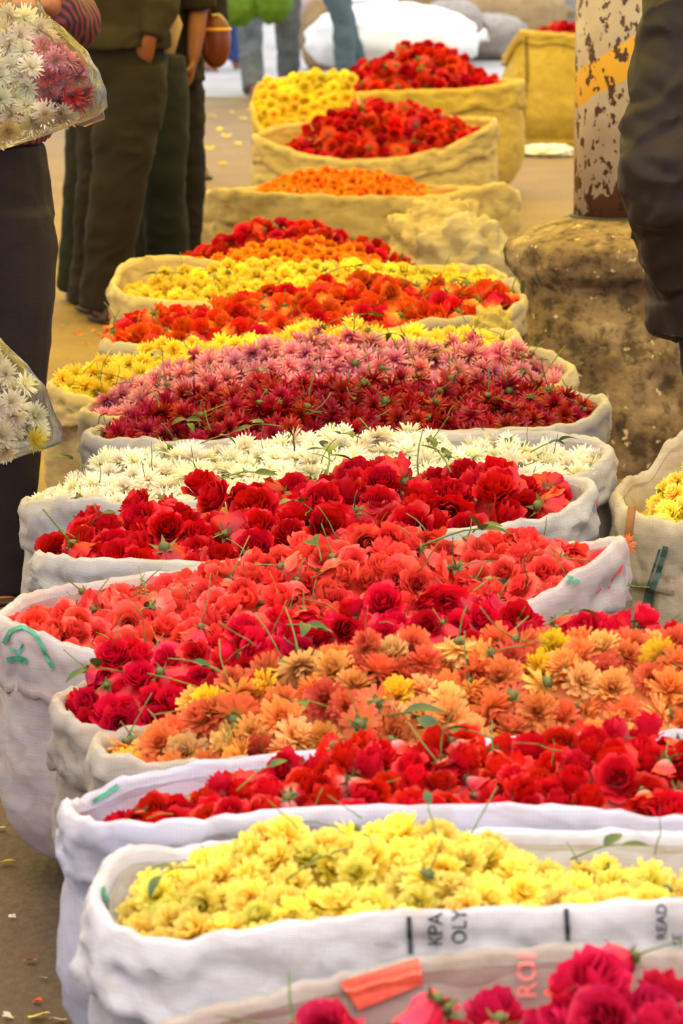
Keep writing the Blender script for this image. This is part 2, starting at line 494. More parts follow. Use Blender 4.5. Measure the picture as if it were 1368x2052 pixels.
COUNT = {}
def make_bloom(name, kind, matname, loc, axis, spin, size, label, cat, group, rnd, split=False, calyx=True, stem=0.0):
    var = rnd.choice(bloom_variants(kind, matname))
    q = Vector((0, 0, 1)).rotation_difference(axis) @ Quaternion((0, 0, 1), spin)
    base = Vector(loc) - axis * size * .28
    if split:
        root = mk(name, None, None, base, q, size)
        root.empty_display_size = .1
        for p in var[1]:
            mk('petal', p, root)
        mk('inner_petals', var[2], root)
    else:
        root = mk(name, var[0], None, base, q, size)
    g = rnd.uniform(.80, 1.08); oc = (g, g * rnd.uniform(.94, 1.06), g * rnd.uniform(.92, 1.08), 1)
    root.color = oc
    for ch in (root.children if split else ()): ch.color = oc
    tag(root, label, cat, group)
    if calyx:
        mk('calyx', rnd.choice(CALYX if kind.startswith('rose') else CALYX_MUM), root)
    if rnd.random() < stem:
        mk('stem', rnd.choice(STEMS), root)
    COUNT[name] = COUNT.get(name, 0) + 1
    return root

# ------------------------------------------------------------------ sacks
class Sack:
    pass

def make_sack(front, Ym, b, mat, label, tilt=0.0, back=None, back_z=None, cuff=.07, heap=None, drop=.03, seed=0,
              name='sack', cat='sack', group='open flower sacks in the row', ridge_v=.25, squash=.62, bulge=1.0, cuff_mat=None, cuff_flare=.0,
              heap_range=None, taper=.72):
    s = Sack()
    rnd = random.Random(seed)
    L, R = front[0][0], front[-1][0]
    ff = smooth_interp(front)
    def sY(sv, v):                      # v: -1 front .. 1 back
        prof = max(0.0, 1 - abs(sv) ** 2.6) ** (1 / 2.2)
        return Ym + tilt * sv + v * b * prof
    s.sY = sY; s.L, s.R, s.Ym, s.b, s.tilt = L, R, Ym, b, tilt
    bf = smooth_interp(back) if back else None
    zL = at_y(L, front[0][1], sY(-1, 0)).z; zR = at_y(R, front[-1][1], sY(1, 0)).z
    def rim_pt(sv, side):
        px = L + (sv + 1) / 2 * (R - L)
        Y = sY(sv, side)
        if side < 0:
            p = at_y(px, ff(px), Y)
        elif bf:
            p = at_y(px, bf(px), Y)
        else:
            zb = (zL * (1 - sv) + zR * (1 + sv)) / 2
            if back_z is not None:
                k = max(0., 1 - abs(sv) ** 4)
                zb = zb * (1 - k) + back_z * k
            p = at_y(px, 1000, Y); p.z = zb
            p.x = at_y(px, to_px((p.x, p.y, zb))[1], Y).x
        return p
    half = 90
    loop = []
    for k in range(half):
        loop.append(rim_pt(-math.cos(math.pi * k / half), -1))
    for k in range(half):
        loop.append(rim_pt(math.cos(math.pi * k / half), 1))
    n = len(loop)
    s.loop = loop
    c = Vector((sum(p.x for p in loop) / n, sum(p.y for p in loop) / n, 0))
    s.center = c
    # outward horizontal normals
    nor = []
    for k in range(n):
        t = loop[(k + 1) % n] - loop[k - 1]
        nn = Vector((t.y, -t.x, 0))
        nor.append(nn.normalized() if nn.length > 1e-6 else (loop[k] - c).normalized())
    nor = [(nor[k - 1] + nor[k] + nor[(k + 1) % n]).normalized() for k in range(n)]
    root = mk(name, None, None, (c.x, c.y, 0))
    tag(root, label, cat, group)
    s.root = root
    sx = seed * 3.7
    # cuff
    prof = [(-.020, -.16), (-.014, -.08), (-.008, -.03), (-.002, -.004), (.006, .004), (.014, -.002), (.020, -.018),
            (.020, -.14), (.019, -.28), (.018, -.42), (.018, -.56), (.018, -.70), (.018, -.85), (.018, -1.0), (.012, -1.03), (.004, -.97)]
    V, Fc = [], []
    for k in range(n):
        p = loop[k]; a = k / n * 2 * math.pi
        w1 = nz(math.cos(a) * 2.4 + sx, math.sin(a) * 2.4, 1.3); w2 = nz(math.cos(a) * 7 + sx, math.sin(a) * 7, 4.1)
        Lc = cuff * (1 + .4 * w1 + .06 * w2)
        rz = .008 * nz(math.cos(a) * 9 + sx, math.sin(a) * 9, 9.0) + .004 * nz(math.cos(a) * 25 + sx, math.sin(a) * 25, 9.0)
        for j, (o, dz) in enumerate(prof):
            if j >= 7:
                q = (j - 7) / 2.0
                o2 = o - .004 + .012 * nz(math.cos(a) * 6 + sx, math.sin(a) * 6, dz * 2.0 + 2) + .014 * (.35 - abs(nz(math.cos(a) * 7 + sx, math.sin(a) * 7, dz * 5 + 5 * math.cos(a)))) + .009 * (.35 - abs(nz(math.cos(a) * 20 + sx, math.sin(a) * 20, dz * 6))) + cuff_flare * min(1, -dz)
                z = -.018 + dz * Lc
            else:
                o2 = o + .005 * nz(math.cos(a) * 5 + sx, math.sin(a) * 5, 5.5 + dz * 8)
                z = dz
            V.append((p.x + nor[k].x * o2 - c.x, p.y + nor[k].y * o2 - c.y, max(.01, p.z + z + rz)))
    m = len(prof)
    for k in range(n):
        k2 = (k + 1) % n
        for j in range(m - 1):
            Fc.append((k * m + j, k2 * m + j, k2 * m + j + 1, k * m + j + 1))
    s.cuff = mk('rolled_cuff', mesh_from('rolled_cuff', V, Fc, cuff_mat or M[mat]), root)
    # body
    ks = [(-.0, .985), (.06, .99), (.14, .998), (.26, 1.015 * bulge), (.40, 1.03 * bulge), (.54, 1.035 * bulge), (.66, 1.02 * bulge), (.77, .99 * bulge), (.86, .94), (.93, .845), (.98, .77), (1.0, taper)]
    ts = []
    for i in range(len(ks) - 1):
        for q in range(3):
            f = q / 3
            ts.append((ks[i][0] * (1 - f) + ks[i + 1][0] * f, ks[i][1] * (1 - f) + ks[i + 1][1] * f))
    ts.append(ks[-1])
    V, Fc = [], []
    m = len(ts)
    for k in range(n):
        p = loop[k]; a = k / n * 2 * math.pi
        ca, sa = math.cos(a), math.sin(a)
        for (t, kk) in ts:
            z = (p.z - .012) * (1 - t)
            wr = .014 * nz(ca * 3 + sx, sa * 3, z * 7) + .020 * (.4 - abs(nz(ca * 5 + sx, sa * 5, z * 22 + 4 * ca))) + .014 * (.4 - abs(nz(ca * 9 + sx + z * 9, sa * 9, z * 17)))
            wr *= min(1.0, t * 6) * (1 - .6 * t)
            d = Vector((p.x - c.x, p.y - c.y, 0))
            q = d * kk + nor[k] * (wr - .004)
            V.append((q.x, q.y, max(0.003, z)))
    for k in range(n):
        k2 = (k + 1) % n
        for j in range(m - 1):
            Fc.append((k * m + j, k * m + j + 1, k2 * m + j + 1, k2 * m + j))
    Fc.append(tuple(k * m + m - 1 for k in range(n)))
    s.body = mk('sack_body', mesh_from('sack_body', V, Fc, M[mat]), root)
    # heap surface
    if heap:
        hf = smooth_interp(heap, 5)
        h0, h1 = heap[0][0], heap[-1][0]
        def heap_z(sv, v):
            px = L + (sv + 1) / 2 * (R - L)
            zf = rim_pt(sv, -1).z - drop
            zb = rim_pt(sv, 1).z - drop - .03
            Yr = sY(sv, ridge_v)
            zr = at_y(px, hf(px), Yr).z
            if px < h0 or px > h1:
                zr = min(zr, zf)
            if v < ridge_v:
                w = (ridge_v - v) / (1 + ridge_v); e = zf
            else:
                w = (v - ridge_v) / (1 - ridge_v); e = min(zb, zr)
            w = w ** 1.7
            return zr * (1 - w) + e * w
        s.heap_z = heap_z; s.h0, s.h1 = h0, h1
        def heap_pt(sv, v):
            px = L + (sv + 1) / 2 * (R - L)
            Y = sY(sv, v)
            z = heap_z(sv, v)
            x = at_y(px, 1000, Y).x
            return Vector((x, Y, z))
        s.heap_pt = heap_pt
    s.rnd = rnd
    return s

def fill_heap(s, name, kind, matname, size, label, cat, group, what, spacing=.74, split=False, stem=.12, flip=.2, face=.5, vmax=.55,
              calyx=True, sink=.30, cap=290, jz=.22, fill_label=None, where=None):
    rnd = s.rnd
    # buried blooms under the top layer: a lumpy mound
    nu, nv = 72, 20
    V, Fc, P = [], [], []
    c = s.center
    amp = size * .22
    for i in range(nu + 1):
        sv = -.985 + 1.97 * i / nu
        for j in range(nv + 1):
            v = -.95 + 1.9 * j / nv
            p = s.heap_pt(sv, v)
            z = p.z - size * .62 + amp * nz(p.x / size * 1.3, p.y / size * 1.3, 3.3)
            V.append((p.x - c.x, p.y - c.y, z)); P.append(.5 + .4 * nz(p.x / size * 2, p.y / size * 2, 8))
    for i in range(nu):
        for j in range(nv):
            k = i * (nv + 1) + j
            Fc.append((k, k + nv + 1, k + nv + 2, k + 1))
    o = mk('buried_flowers', mesh_from('buried_flowers', V, Fc, M[matname], pv=P), None, (c.x, c.y, 0))
    tag(o, fill_label or ('%s buried under the top layer of the heap' % what), 'flower heap', None, 'stuff')
    # poisson-like placement
    pts = []
    dmin = size * spacing
    xa, xb = s.loop[0].x, s.loop[len(s.loop) // 2].x
    cell = {}
    tries = 0
    target_fail = 0
    while target_fail < 900 and len(pts) < cap:
        sv = rnd.uniform(-.97, .97); v = rnd.uniform(-.97, vmax)
        px = s.L + (sv + 1) / 2 * (s.R - s.L)
        if px < s.h0 + 2 or px > s.h1 - 2:
            target_fail += .2; continue
        p = s.heap_pt(sv, v)
        if min((q.x - p.x) ** 2 + (q.y - p.y) ** 2 for q in s.loop[::2]) < (size * .30) ** 2:
            target_fail += .3; continue
        ok = True
        key = (int(p.x // dmin), int(p.y // dmin))
        for dx in (-1, 0, 1):
            for dy in (-1, 0, 1):
                for q in cell.get((key[0] + dx, key[1] + dy), ()):
                    if (q - p).length < dmin:
                        ok = False; break
                if not ok: break
            if not ok: break
        if not ok:
            target_fail += 1; continue
        target_fail = 0
        cell.setdefault(key, []).append(p)
        pts.append((p, sv, v))
    e = .02
    for (p, sv, v) in pts:
        a = s.heap_pt(min(.99, sv + e), v) - s.heap_pt(max(-.99, sv - e), v)
        bb = s.heap_pt(sv, min(.99, v + .08)) - s.heap_pt(sv, max(-.99, v - .08))
        nrm = a.cross(bb)
        if nrm.z < 0: nrm = -nrm
        nrm.normalize()
        r3 = Vector((rnd.gauss(0, 1), rnd.gauss(0, 1), rnd.gauss(0, .7)))
        ax = nrm * .8 + Vector((0, -face, .15)) + r3 * .42
        st = stem
        state = ''
        if rnd.random() < flip:
            state = 'turned-over '
            ax = nrm * -.5 + Vector((0, -.2, 0)) + r3 * .8
            st = min(1, stem * 4)
        if ax.length < .1: ax = Vector((0, 0, 1))
        ax.normalize()
        sz = size * rnd.uniform(.84, 1.16)
        loc = p + Vector((0, 0, -sink * size + rnd.uniform(-jz, jz) * size))
        lab = label
        if where:
            px = to_px(p)[0]
            fr = (px - max(0, s.h0)) / (min(1368, s.h1) - max(0, s.h0))
            third = 'left' if fr < .33 else 'right' if fr > .67 else 'middle'
            zone = 'front edge' if v < -.4 else 'crest' if v > .08 else 'slope'
            lab = '%s%s on the %s %s of %s' % (state, label, third, zone, where)
        make_bloom(name, kind, matname, loc, ax, rnd.uniform(0, 6.28), sz, lab, cat, group, rnd, split=split, calyx=calyx, stem=st)
    s.size = size
    return len(pts)
# ------------------------------------------------------------------ the setting
def ground_mat():
    m, nt, out = new_mat('trodden_ground')
    L = nt.links.new
    tc = N(nt, 'ShaderNodeTexCoord')
    n1 = N(nt, 'ShaderNodeTexNoise'); n1.inputs['Scale'].default_value = 2.2; n1.inputs['Detail'].default_value = 8; n1.inputs['Roughness'].default_value = .7
    n2 = N(nt, 'ShaderNodeTexNoise'); n2.inputs['Scale'].default_value = 45; n2.inputs['Detail'].default_value = 6
    L(tc.outputs['Object'], n1.inputs['Vector']); L(tc.outputs['Object'], n2.inputs['Vector'])
    dry = ramp(nt, [(.3, srgb(114, 90, 42)), (.7, srgb(144, 116, 58))], n1.outputs['Fac'])
    damp = ramp(nt, [(.3, srgb(62, 45, 33)), (.7, srgb(86, 63, 47))], n1.outputs['Fac'])
    sx = N(nt, 'ShaderNodeSeparateXYZ'); L(tc.outputs['Object'], sx.inputs[0])
    my = N(nt, 'ShaderNodeMath', operation='MULTIPLY_ADD'); my.inputs[1].default_value = 3.0; L(n1.outputs['Fac'], my.inputs[0]); L(sx.outputs['Y'], my.inputs[2])
    rg = N(nt, 'ShaderNodeMapRange'); rg.inputs[1].default_value = 7.4; rg.inputs[2].default_value = 9.8; L(my.outputs[0], rg.inputs[0])
    r1 = N(nt, 'ShaderNodeMix', data_type='RGBA'); L(rg.outputs[0], r1.inputs['Factor']); L(damp.outputs[0], r1.inputs['A']); L(dry.outputs[0], r1.inputs['B'])
    r2 = ramp(nt, [(.3, (.55, .55, .55)), (.62, (1, 1, 1))], n2.outputs['Fac'])
    mx = N(nt, 'ShaderNodeMix', data_type='RGBA', blend_type='MULTIPLY'); mx.inputs['Factor'].default_value = .8
    L(r1.outputs['Result'], mx.inputs['A']); L(r2.outputs[0], mx.inputs['B'])
    p = N(nt, 'ShaderNodeBsdfPrincipled'); p.inputs['Roughness'].default_value = .7
    L(mx.outputs['Result'], p.inputs['Base Color'])
    b = N(nt, 'ShaderNodeBump'); b.inputs['Strength'].default_value = .5; b.inputs['Distance'].default_value = .01
    L(n2.outputs['Fac'], b.inputs['Height']); L(b.outputs[0], p.inputs['Normal'])
    L(p.outputs[0], out.inputs[0])
    return m

def grid_plane(x0, x1, y0, y1, z, nx, ny, amp=0.0, sc=1.0):
    V, Fc = [], []
    for i in range(nx + 1):
        for j in range(ny + 1):
            x = x0 + (x1 - x0) * i / nx; y = y0 + (y1 - y0) * j / ny
            V.append((x, y, z + (amp * nz(x * sc, y * sc, 2.2) if amp else 0)))
    for i in range(nx):
        for j in range(ny):
            k = i * (ny + 1) + j
            Fc.append((k, k + ny + 1, k + ny + 2, k + 1))
    return V, Fc

V, Fc = grid_plane(-9, 9, -3, 25.2, 0, 60, 90, .004, 3)
V = [(x, y, min(z, .002)) for x, y, z in V]
tag(mk('floor', mesh_from('floor', V, Fc, ground_mat())), 'trodden brown market ground under the flower sacks', None, None, 'structure')
M['road'] = cloth_mat('pale_concrete', srgb(150, 148, 148), srgb(178, 176, 176), rough=.8, scale=1.2, weave=0)
V, Fc = [], []
for x in (-12, 12):
    V += [(x, 25, -.02), (x, 25, .03), (x, 70, .03), (x, 70, -.02)]
Fc = [(0, 1, 5, 4), (1, 2, 6, 5), (2, 3, 7, 6)]
tag(mk('road', mesh_from('road', V, Fc, M['road'], smooth=False)), 'pale grey road beyond the market ground', None, None, 'structure')

def tarp_mat(name, c):
    m, nt, out = new_mat(name)
    L = nt.links.new
    d = N(nt, 'ShaderNodeBsdfDiffuse'); d.inputs[0].default_value = c
    t = N(nt, 'ShaderNodeBsdfTranslucent'); t.inputs[0].default_value = c
    mx = N(nt, 'ShaderNodeMixShader'); mx.inputs[0].default_value = .7
    L(d.outputs[0], mx.inputs[1]); L(t.outputs[0], mx.inputs[2]); L(mx.outputs[0], out.inputs[0])
    return m
# unseen tarpaulins added to filter the sun: white over the near end, yellow over the middle
M['tarp_white'] = tarp_mat('white_tarpaulin', (.94, .90, .86, 1))
M['tarp_yellow'] = tarp_mat('yellow_tarpaulin', (.95, .74, .15, 1))
V, Fc = grid_plane(-3.2, 3.6, -2.5, 6.9, 3.3, 20, 24, .12, .8)
tag(mk('light_tarp', mesh_from('light_tarp', V, Fc, M['tarp_white'])), 'unseen white tarpaulin added to soften the sun over the near sacks', None, None, 'structure')
V, Fc = grid_plane(-4.5, 4.2, 6.5, 21.5, 3.1, 20, 30, .12, .8)
tag(mk('light_tarp', mesh_from('light_tarp', V, Fc, M['tarp_yellow'])), 'unseen yellow tarpaulin added to tint the light over the farther sacks', None, None, 'structure')

V, Fc = grid_plane(-9, 9, 21.8, 44, 4.2, 20, 24, .12, .8)  # unseen sheet added to keep direct sun off the far ground
M['tarp_grey'] = tarp_mat('grey_tarpaulin', (.62, .63, .66, 1))
tag(mk('light_tarp', mesh_from('light_tarp', V, Fc, M['tarp_grey'])), 'unseen grey tarpaulin added to dim the sun over the pale road', None, None, 'structure')

# ------------------------------------------------------------------ people and soft bodies
def remesh(name, parts, voxel, mat, smooth_it=6, wrinkle=None, origin=(0, 0, 0)):
    V, Fc = [], []
    for v, f in parts:
        o = len(V)
        V += [tuple(p) for p in v]
        Fc += [tuple(i + o for i in q) for q in f]
    me = mesh_from('tmp', V, Fc)
    o = bpy.data.objects.new('tmp', me)
    COL.objects.link(o)
    rm = o.modifiers.new('r', 'REMESH'); rm.mode = 'VOXEL'; rm.voxel_size = voxel
    if smooth_it:
        sm = o.modifiers.new('s', 'SMOOTH'); sm.iterations = smooth_it; sm.factor = .5
    dg = bpy.context.evaluated_depsgraph_get()
    ev = o.evaluated_get(dg)
    me2 = bpy.data.meshes.new_from_object(ev, depsgraph=dg)
    bpy.data.objects.remove(o); bpy.data.meshes.remove(me)
    me2.name = name
    n = len(me2.vertices)
    co = np.empty(n * 3); me2.vertices.foreach_get('co', co); co = co.reshape(-1, 3)
    if wrinkle:
        amp, sx, sz, seed = wrinkle
        no = np.empty(n * 3); me2.vertices.foreach_get('normal', no); no = no.reshape(-1, 3)
        for i in range(n):
            x, y, z = co[i]
            d = amp * (nz(x * sx + seed + z * 2, y * sx, z * sz) + .9 * (.4 - abs(nz(x * sx * 2 - z * 5 + seed, y * sx * 2, z * sz * 1.7 + 9))))
            co[i] += no[i] * d
    co[:, 2] = np.maximum(co[:, 2], .004)
    co -= np.array(origin)
    me2.vertices.foreach_set('co', co.ravel())
    me2.polygons.foreach_set('use_smooth', [True] * len(me2.polygons))
    me2.materials.clear(); me2.materials.append(mat)
    me2.update()
    return me2

def blob(c, r, n=14, m=9, rot=None):
    V, Fc = [], []
    for j in range(m + 1):
        t = math.pi * j / m
        for i in range(n):
            a = 2 * math.pi * i / n
            p = Vector((r[0] * math.sin(t) * math.cos(a), r[1] * math.sin(t) * math.sin(a), -r[2] * math.cos(t)))
            if rot is not None: p = rot @ p
            V.append(Vector(c) + p)
    for j in range(m):
        for i in range(n):
            a, b = j * n + i, j * n + (i + 1) % n
            Fc.append((a, b, b + n, a + n))
    return V, Fc

def rtube(path, radii, ref, n=18):
    """elliptical loft whose first radius lies along ref"""
    path = [Vector(p) for p in path]
    V, Fc = [], []
    ref = Vector(ref)
    for i, p in enumerate(path):
        d = (path[min(i + 1, len(path) - 1)] - path[max(i - 1, 0)]).normalized()
        x = (ref - d * ref.dot(d)).normalized(); y = d.cross(x)
        r = radii[i]
        ra, rb = (r, r) if not hasattr(r, '__len__') else r
        for k in range(n):
            t = 2 * math.pi * k / n
            V.append(p + x * (ra * math.cos(t)) + y * (rb * math.sin(t)))
    for i in range(len(path) - 1):
        for k in range(n):
            a, b = i * n + k, i * n + (k + 1) % n
            Fc.append((a, b, b + n, a + n))
    Fc.append(tuple(reversed(range(n)))); Fc.append(tuple(range((len(path) - 1) * n, len(path) * n)))
    return V, Fc

M['skin'] = flat_mat('brown_skin', srgb(142, 88, 58), rough=.5, noise_amt=.1, scale=14)
M['skin_dark'] = flat_mat('dark_brown_skin', srgb(112, 62, 38), rough=.45, noise_amt=.1, scale=14)
M['hair'] = flat_mat('black_hair', srgb(22, 18, 16), rough=.5, noise_amt=.3, scale=60)
def fabric(name, c, va=.2, weave=500, bump=.2, scale=7):
    a = tuple(x * (1 - va) for x in c[:3]) + (1,); b = tuple(min(1, x * (1 + va)) for x in c[:3]) + (1,)
    return cloth_mat(name, a, b, rough=.85, scale=scale, weave=weave, bump=bump)
M['aubergine'] = fabric('aubergine_trousers', srgb(28, 19, 21))
M['brown_trousers'] = fabric('dark_brown_trousers', srgb(29, 22, 15))
M['teal_trousers'] = fabric('dark_teal_jeans', srgb(21, 25, 24))
M['black_cloth'] = fabric('black_cloth', srgb(19, 16, 17))
M['olive'] = fabric('olive_jacket', srgb(44, 38, 26))
M['jacket_brown'] = cloth_mat('dark_brown_jacket', srgb(26, 18, 14), srgb(38, 27, 21), rough=.7, scale=9, weave=0)
M['jeans_grey'] = fabric('grey_jeans', srgb(92, 98, 104), va=.35, scale=9)
M['jeans_slate'] = fabric('slate_jeans', srgb(78, 96, 104), va=.3, scale=9)
M['blue_trousers'] = fabric('blue_trousers', srgb(62, 84, 150))
M['shoe'] = flat_mat('dark_shoe', srgb(38, 30, 24), rough=.5)
M['sandal'] = flat_mat('brown_sandal', srgb(58, 42, 32), rough=.6)
M['leather'] = flat_mat('brown_leather', srgb(104, 48, 26), rough=.35, coat=.2)
M['gold'] = flat_mat('golden_trim', srgb(206, 146, 44), rough=.35)
M['beige_cloth'] = fabric('beige_cloth', srgb(176, 150, 116))

def stripes_mat():
    m, nt, out = new_mat('maroon_striped_sleeve')
    L = nt.links.new
    tc = N(nt, 'ShaderNodeTexCoord')
    w = N(nt, 'ShaderNodeTexWave', wave_type='BANDS', bands_direction='DIAGONAL'); w.inputs['Scale'].default_value = 20; w.inputs['Distortion'].default_value = 4.5; w.inputs['Detail'].default_value = 1
    L(tc.outputs['Object'], w.inputs['Vector'])
    r = ramp(nt, [(.35, srgb(40, 20, 24)), (.65, srgb(112, 36, 50))], w.outputs['Fac'])
    p = N(nt, 'ShaderNodeBsdfPrincipled'); p.inputs['Roughness'].default_value = .8
    L(r.outputs[0], p.inputs['Base Color']); L(p.outputs[0], out.inputs[0])
    return m
M['maroon_stripe'] = stripes_mat()

def stance(x, y, facing, H=1.66, lean=0.0, feet=None):
    """world joints of a standing figure; facing = angle of the forward vector, 0 looks at the camera (-y)"""
    f = Vector((math.sin(facing), -math.cos(facing), 0)); r = Vector((-f.y, f.x, 0))
    b = Vector((x, y, 0))
    J = dict(f=f, r=r, H=H)
    for sd, sg in (('l', -1), ('r', 1)):
        J['hip_' + sd] = b + r * (.085 * sg) + Vector((0, 0, .52 * H))
        J['ankle_' + sd] = b + r * (.10 * sg) + Vector((0, 0, .05 * H))
        if feet and sd in feet:
            J['ankle_' + sd] = Vector((feet[sd][0], feet[sd][1], .05 * H))
        J['knee_' + sd] = J['hip_' + sd] * .46 + J['ankle_' + sd] * .54 + f * .03
        J['sho_' + sd] = b + r * (.185 * sg) + Vector((0, 0, .815 * H)) + f * lean
        J['elb_' + sd] = b + r * (.245 * sg) + Vector((0, 0, .63 * H)) + f * (lean - .03)
        J['wri_' + sd] = b + r * (.25 * sg) + Vector((0, 0, .49 * H)) + f * (lean + .05)
    J['pel'] = b + Vector((0, 0, .54 * H)); J['waist'] = b + Vector((0, 0, .62 * H)) + f * (lean * .3)
    J['chest'] = b + Vector((0, 0, .74 * H)) + f * (lean * .8); J['neck'] = b + Vector((0, 0, .845 * H)) + f * lean
    J['head'] = b + Vector((0, 0, .93 * H)) + f * (lean + .01)
    return J

def hand_parts(w, d, palm_n, size=.19, curl=.5, spread=.35):
    """palm and five separate fingers; w wrist, d direction towards the finger tips, palm_n the way the palm faces"""
    d = Vector(d).normalized(); n = Vector(palm_n); n = (n - d * n.dot(d)).normalized(); s = d.cross(n)
    k = size / .19
    P = []
    c = Vector(w)
    P.append(rtube([c - d * .01 * k, c + d * .03 * k, c + d * .065 * k, c + d * .092 * k], [(.024 * k, .018 * k), (.034 * k, .016 * k), (.041 * k, .014 * k), (.038 * k, .012 * k)], s, 12))
    for i, (off, ln) in enumerate(((-.03, .062), (-.010, .074), (.011, .070), (.031, .054))):
        p0 = c + d * (.085 * k) + s * (off * k)
        dd = (d + s * (off * spread * 3)).normalized()
        pts = [p0]
        ang = .1
        for j, fr in enumerate((.42, .32, .26)):
            ang += curl * (.6 + .2 * j)
            pts.append(pts[-1] + (dd * math.cos(ang) + n * math.sin(ang)) * (ln * fr * k))
        P.append(rtube(pts, [.0092 * k, .0088 * k, .008 * k, .0066 * k], s, 8))
    p0 = c + d * .025 * k - s * .028 * k
    pts = [p0, p0 + (d * .6 - s * .6 + n * .25).normalized() * .036 * k, p0 + (d * .6 - s * .6 + n * .25).normalized() * .036 * k + (d * .8 - s * .1 + n * (.3 + curl)).normalized() * .042 * k]
    P.append(rtube(pts, [.013 * k, .0115 * k, .008 * k], n, 8))
    return P

def person(label, J, skin='skin', trousers=None, top=None, hem=None, top_r=1.0, leg_r=(.098, .078, .068), cuffs=.04, shoe='shoe', shoe_kind='shoe', hands=None,
           voxel=.009, wr=(.010, 7, 12), top_wr=(.012, 6, 9), sleeve=1.0, hair=True, arms=True, upper=True, belly=1.0):
    f, r, H = J['f'], J['r'], J['H']
    base = J['pel'].copy(); base.z = 0
    P = []
    P.append(rtube([J['pel'] - Vector((0, 0, .06)), J['pel'], J['waist'], J['chest'], J['neck'] - Vector((0, 0, .03))], [(.13, .09), (.14, .095), (.125, .085), (.15, .10), (.09, .06)], r))
    P.append(rtube([J['neck'] - Vector((0, 0, .05)), J['neck'], J['head'] - Vector((0, 0, .04))], [.062, .055, .055], r))
    P.append(blob(J['head'] + Vector((0, 0, .015)), (.076, .092, .112)))
    P.append(blob(J['head'] + f * .05 - Vector((0, 0, .06)), (.05, .05, .05)))
    P.append(rtube([J['head'] + f * .085 + Vector((0, 0, .025)), J['head'] + f * .112 - Vector((0, 0, .02)), J['head'] + f * .085 - Vector((0, 0, .03))], [.010, .016, .012], r, 8))
    for sg in (-1, 1):
        P.append(blob(J['head'] + r * (.08 * sg) - f * .005, (.014, .02, .032), 8, 6))
        P.append(blob(J['head'] + r * (.032 * sg) + f * .078 + Vector((0, 0, .022)), (.016, .012, .010), 8, 6))
    P.append(rtube([J['head'] + f * .088 - r * .028 - Vector((0, 0, .058)), J['head'] + f * .098 - Vector((0, 0, .056)), J['head'] + f * .088 + r * .028 - Vector((0, 0, .058))], [.008, .011, .008], (0, 0, 1), 8))
    for sd, sg in (('l', -1), ('r', 1)):
        if arms:
            a, b, c = J['sho_' + sd], J['elb_' + sd], J['wri_' + sd]
            P.append(rtube([J['neck'] * .6 + a * .4 - Vector((0, 0, .03)), a, a * .5 + b * .5, b, b * .55 + c * .45, c], [.055, .055, .045, .038, .037, .026], f, 12))
            hd = (hands or {}).get(sd, {})
            P += hand_parts(c, hd.get('d', (c - b)), hd.get('n', -r * sg), curl=hd.get('curl', .35))
        P.append(rtube([J['hip_' + sd], J['knee_' + sd], J['knee_' + sd] * .5 + J['ankle_' + sd] * .5, J['ankle_' + sd]], [.075, .052, .05, .036], r, 12))
        ak = J['ankle_' + sd]
        P.append(rtube([ak - f * .045 - Vector((0, 0, .035)), ak + f * .02 - Vector((0, 0, .03)), ak + f * .09 - Vector((0, 0, .045)), ak + f * .155 - Vector((0, 0, .055))], [(.03, .03), (.036, .042), (.042, .026), (.036, .016)], r, 12))
        P.append(rtube([ak + Vector((0, 0, .02)), ak - Vector((0, 0, .05))], [.036, .038], r, 10))
    root = mk('person', remesh('person', P, voxel if voxel > .007 else .006, M[skin], 3, None, base), None, base)
    tag(root, label, 'person', 'people at the market')
    if trousers:
        T = [rtube([J['pel'] - Vector((0, 0, .10)), J['pel'] - Vector((0, 0, .02)), J['pel'] + Vector((0, 0, .06)), J['waist'] + Vector((0, 0, .0))], [(.155, .125 * belly), (.175, .13 * belly), (.165, .12 * belly), (.15, .11 * belly)], r)]
        for sd in 'lr':
            h, k, a = J['hip_' + sd], J['knee_' + sd], J['ankle_' + sd].copy()
            a.z = cuffs + .02
            T.append(rtube([h + Vector((0, 0, .03)), h - Vector((0, 0, .05)), h * .5 + k * .5, k, k * .5 + a * .5, a], [leg_r[0] * .9, leg_r[0], leg_r[0] * .55 + leg_r[1] * .5, leg_r[1], leg_r[1] * .5 + leg_r[2] * .5, (leg_r[2], leg_r[2] * 1.1)], r))
        mk('trousers', remesh('trousers', T, voxel, M[trousers], 5, (wr[0], wr[1], wr[2], J['pel'].x * 7), base), root)
    if top and upper:
        hz = hem if hem is not None else J['pel'].z + .02
        hp = J['pel'].copy(); hp.z = hz
        Tp = [rtube([hp, hp + Vector((0, 0, .06)), J['waist'], J['chest'], J['neck'] - Vector((0, 0, .055)), J['neck']], [(.185 * top_r, .15 * top_r), (.18 * top_r, .145 * top_r), (.165 * top_r, .135 * top_r), (.185 * top_r, .14 * top_r), (.12, .09), (.07, .065)], r)]
        for sd in 'lr':
            a, b, c = J['sho_' + sd], J['elb_' + sd], J['wri_' + sd]
            e = b + (c - b) * sleeve
            Tp.append(rtube([J['neck'] * .55 + a * .45 - Vector((0, 0, .04)), a, a * .5 + b * .5, b, b * .5 + e * .5, e], [.07 * top_r, .078 * top_r, .068 * top_r, .064 * top_r, .056 * top_r, .044 * top_r], f, 14))
        mk('jacket' if top_r > 1 else 'shirt', remesh('jacket', Tp, voxel, M[top], 4, (top_wr[0], top_wr[1], top_wr[2], J['pel'].x * 5 + 2), base), root)
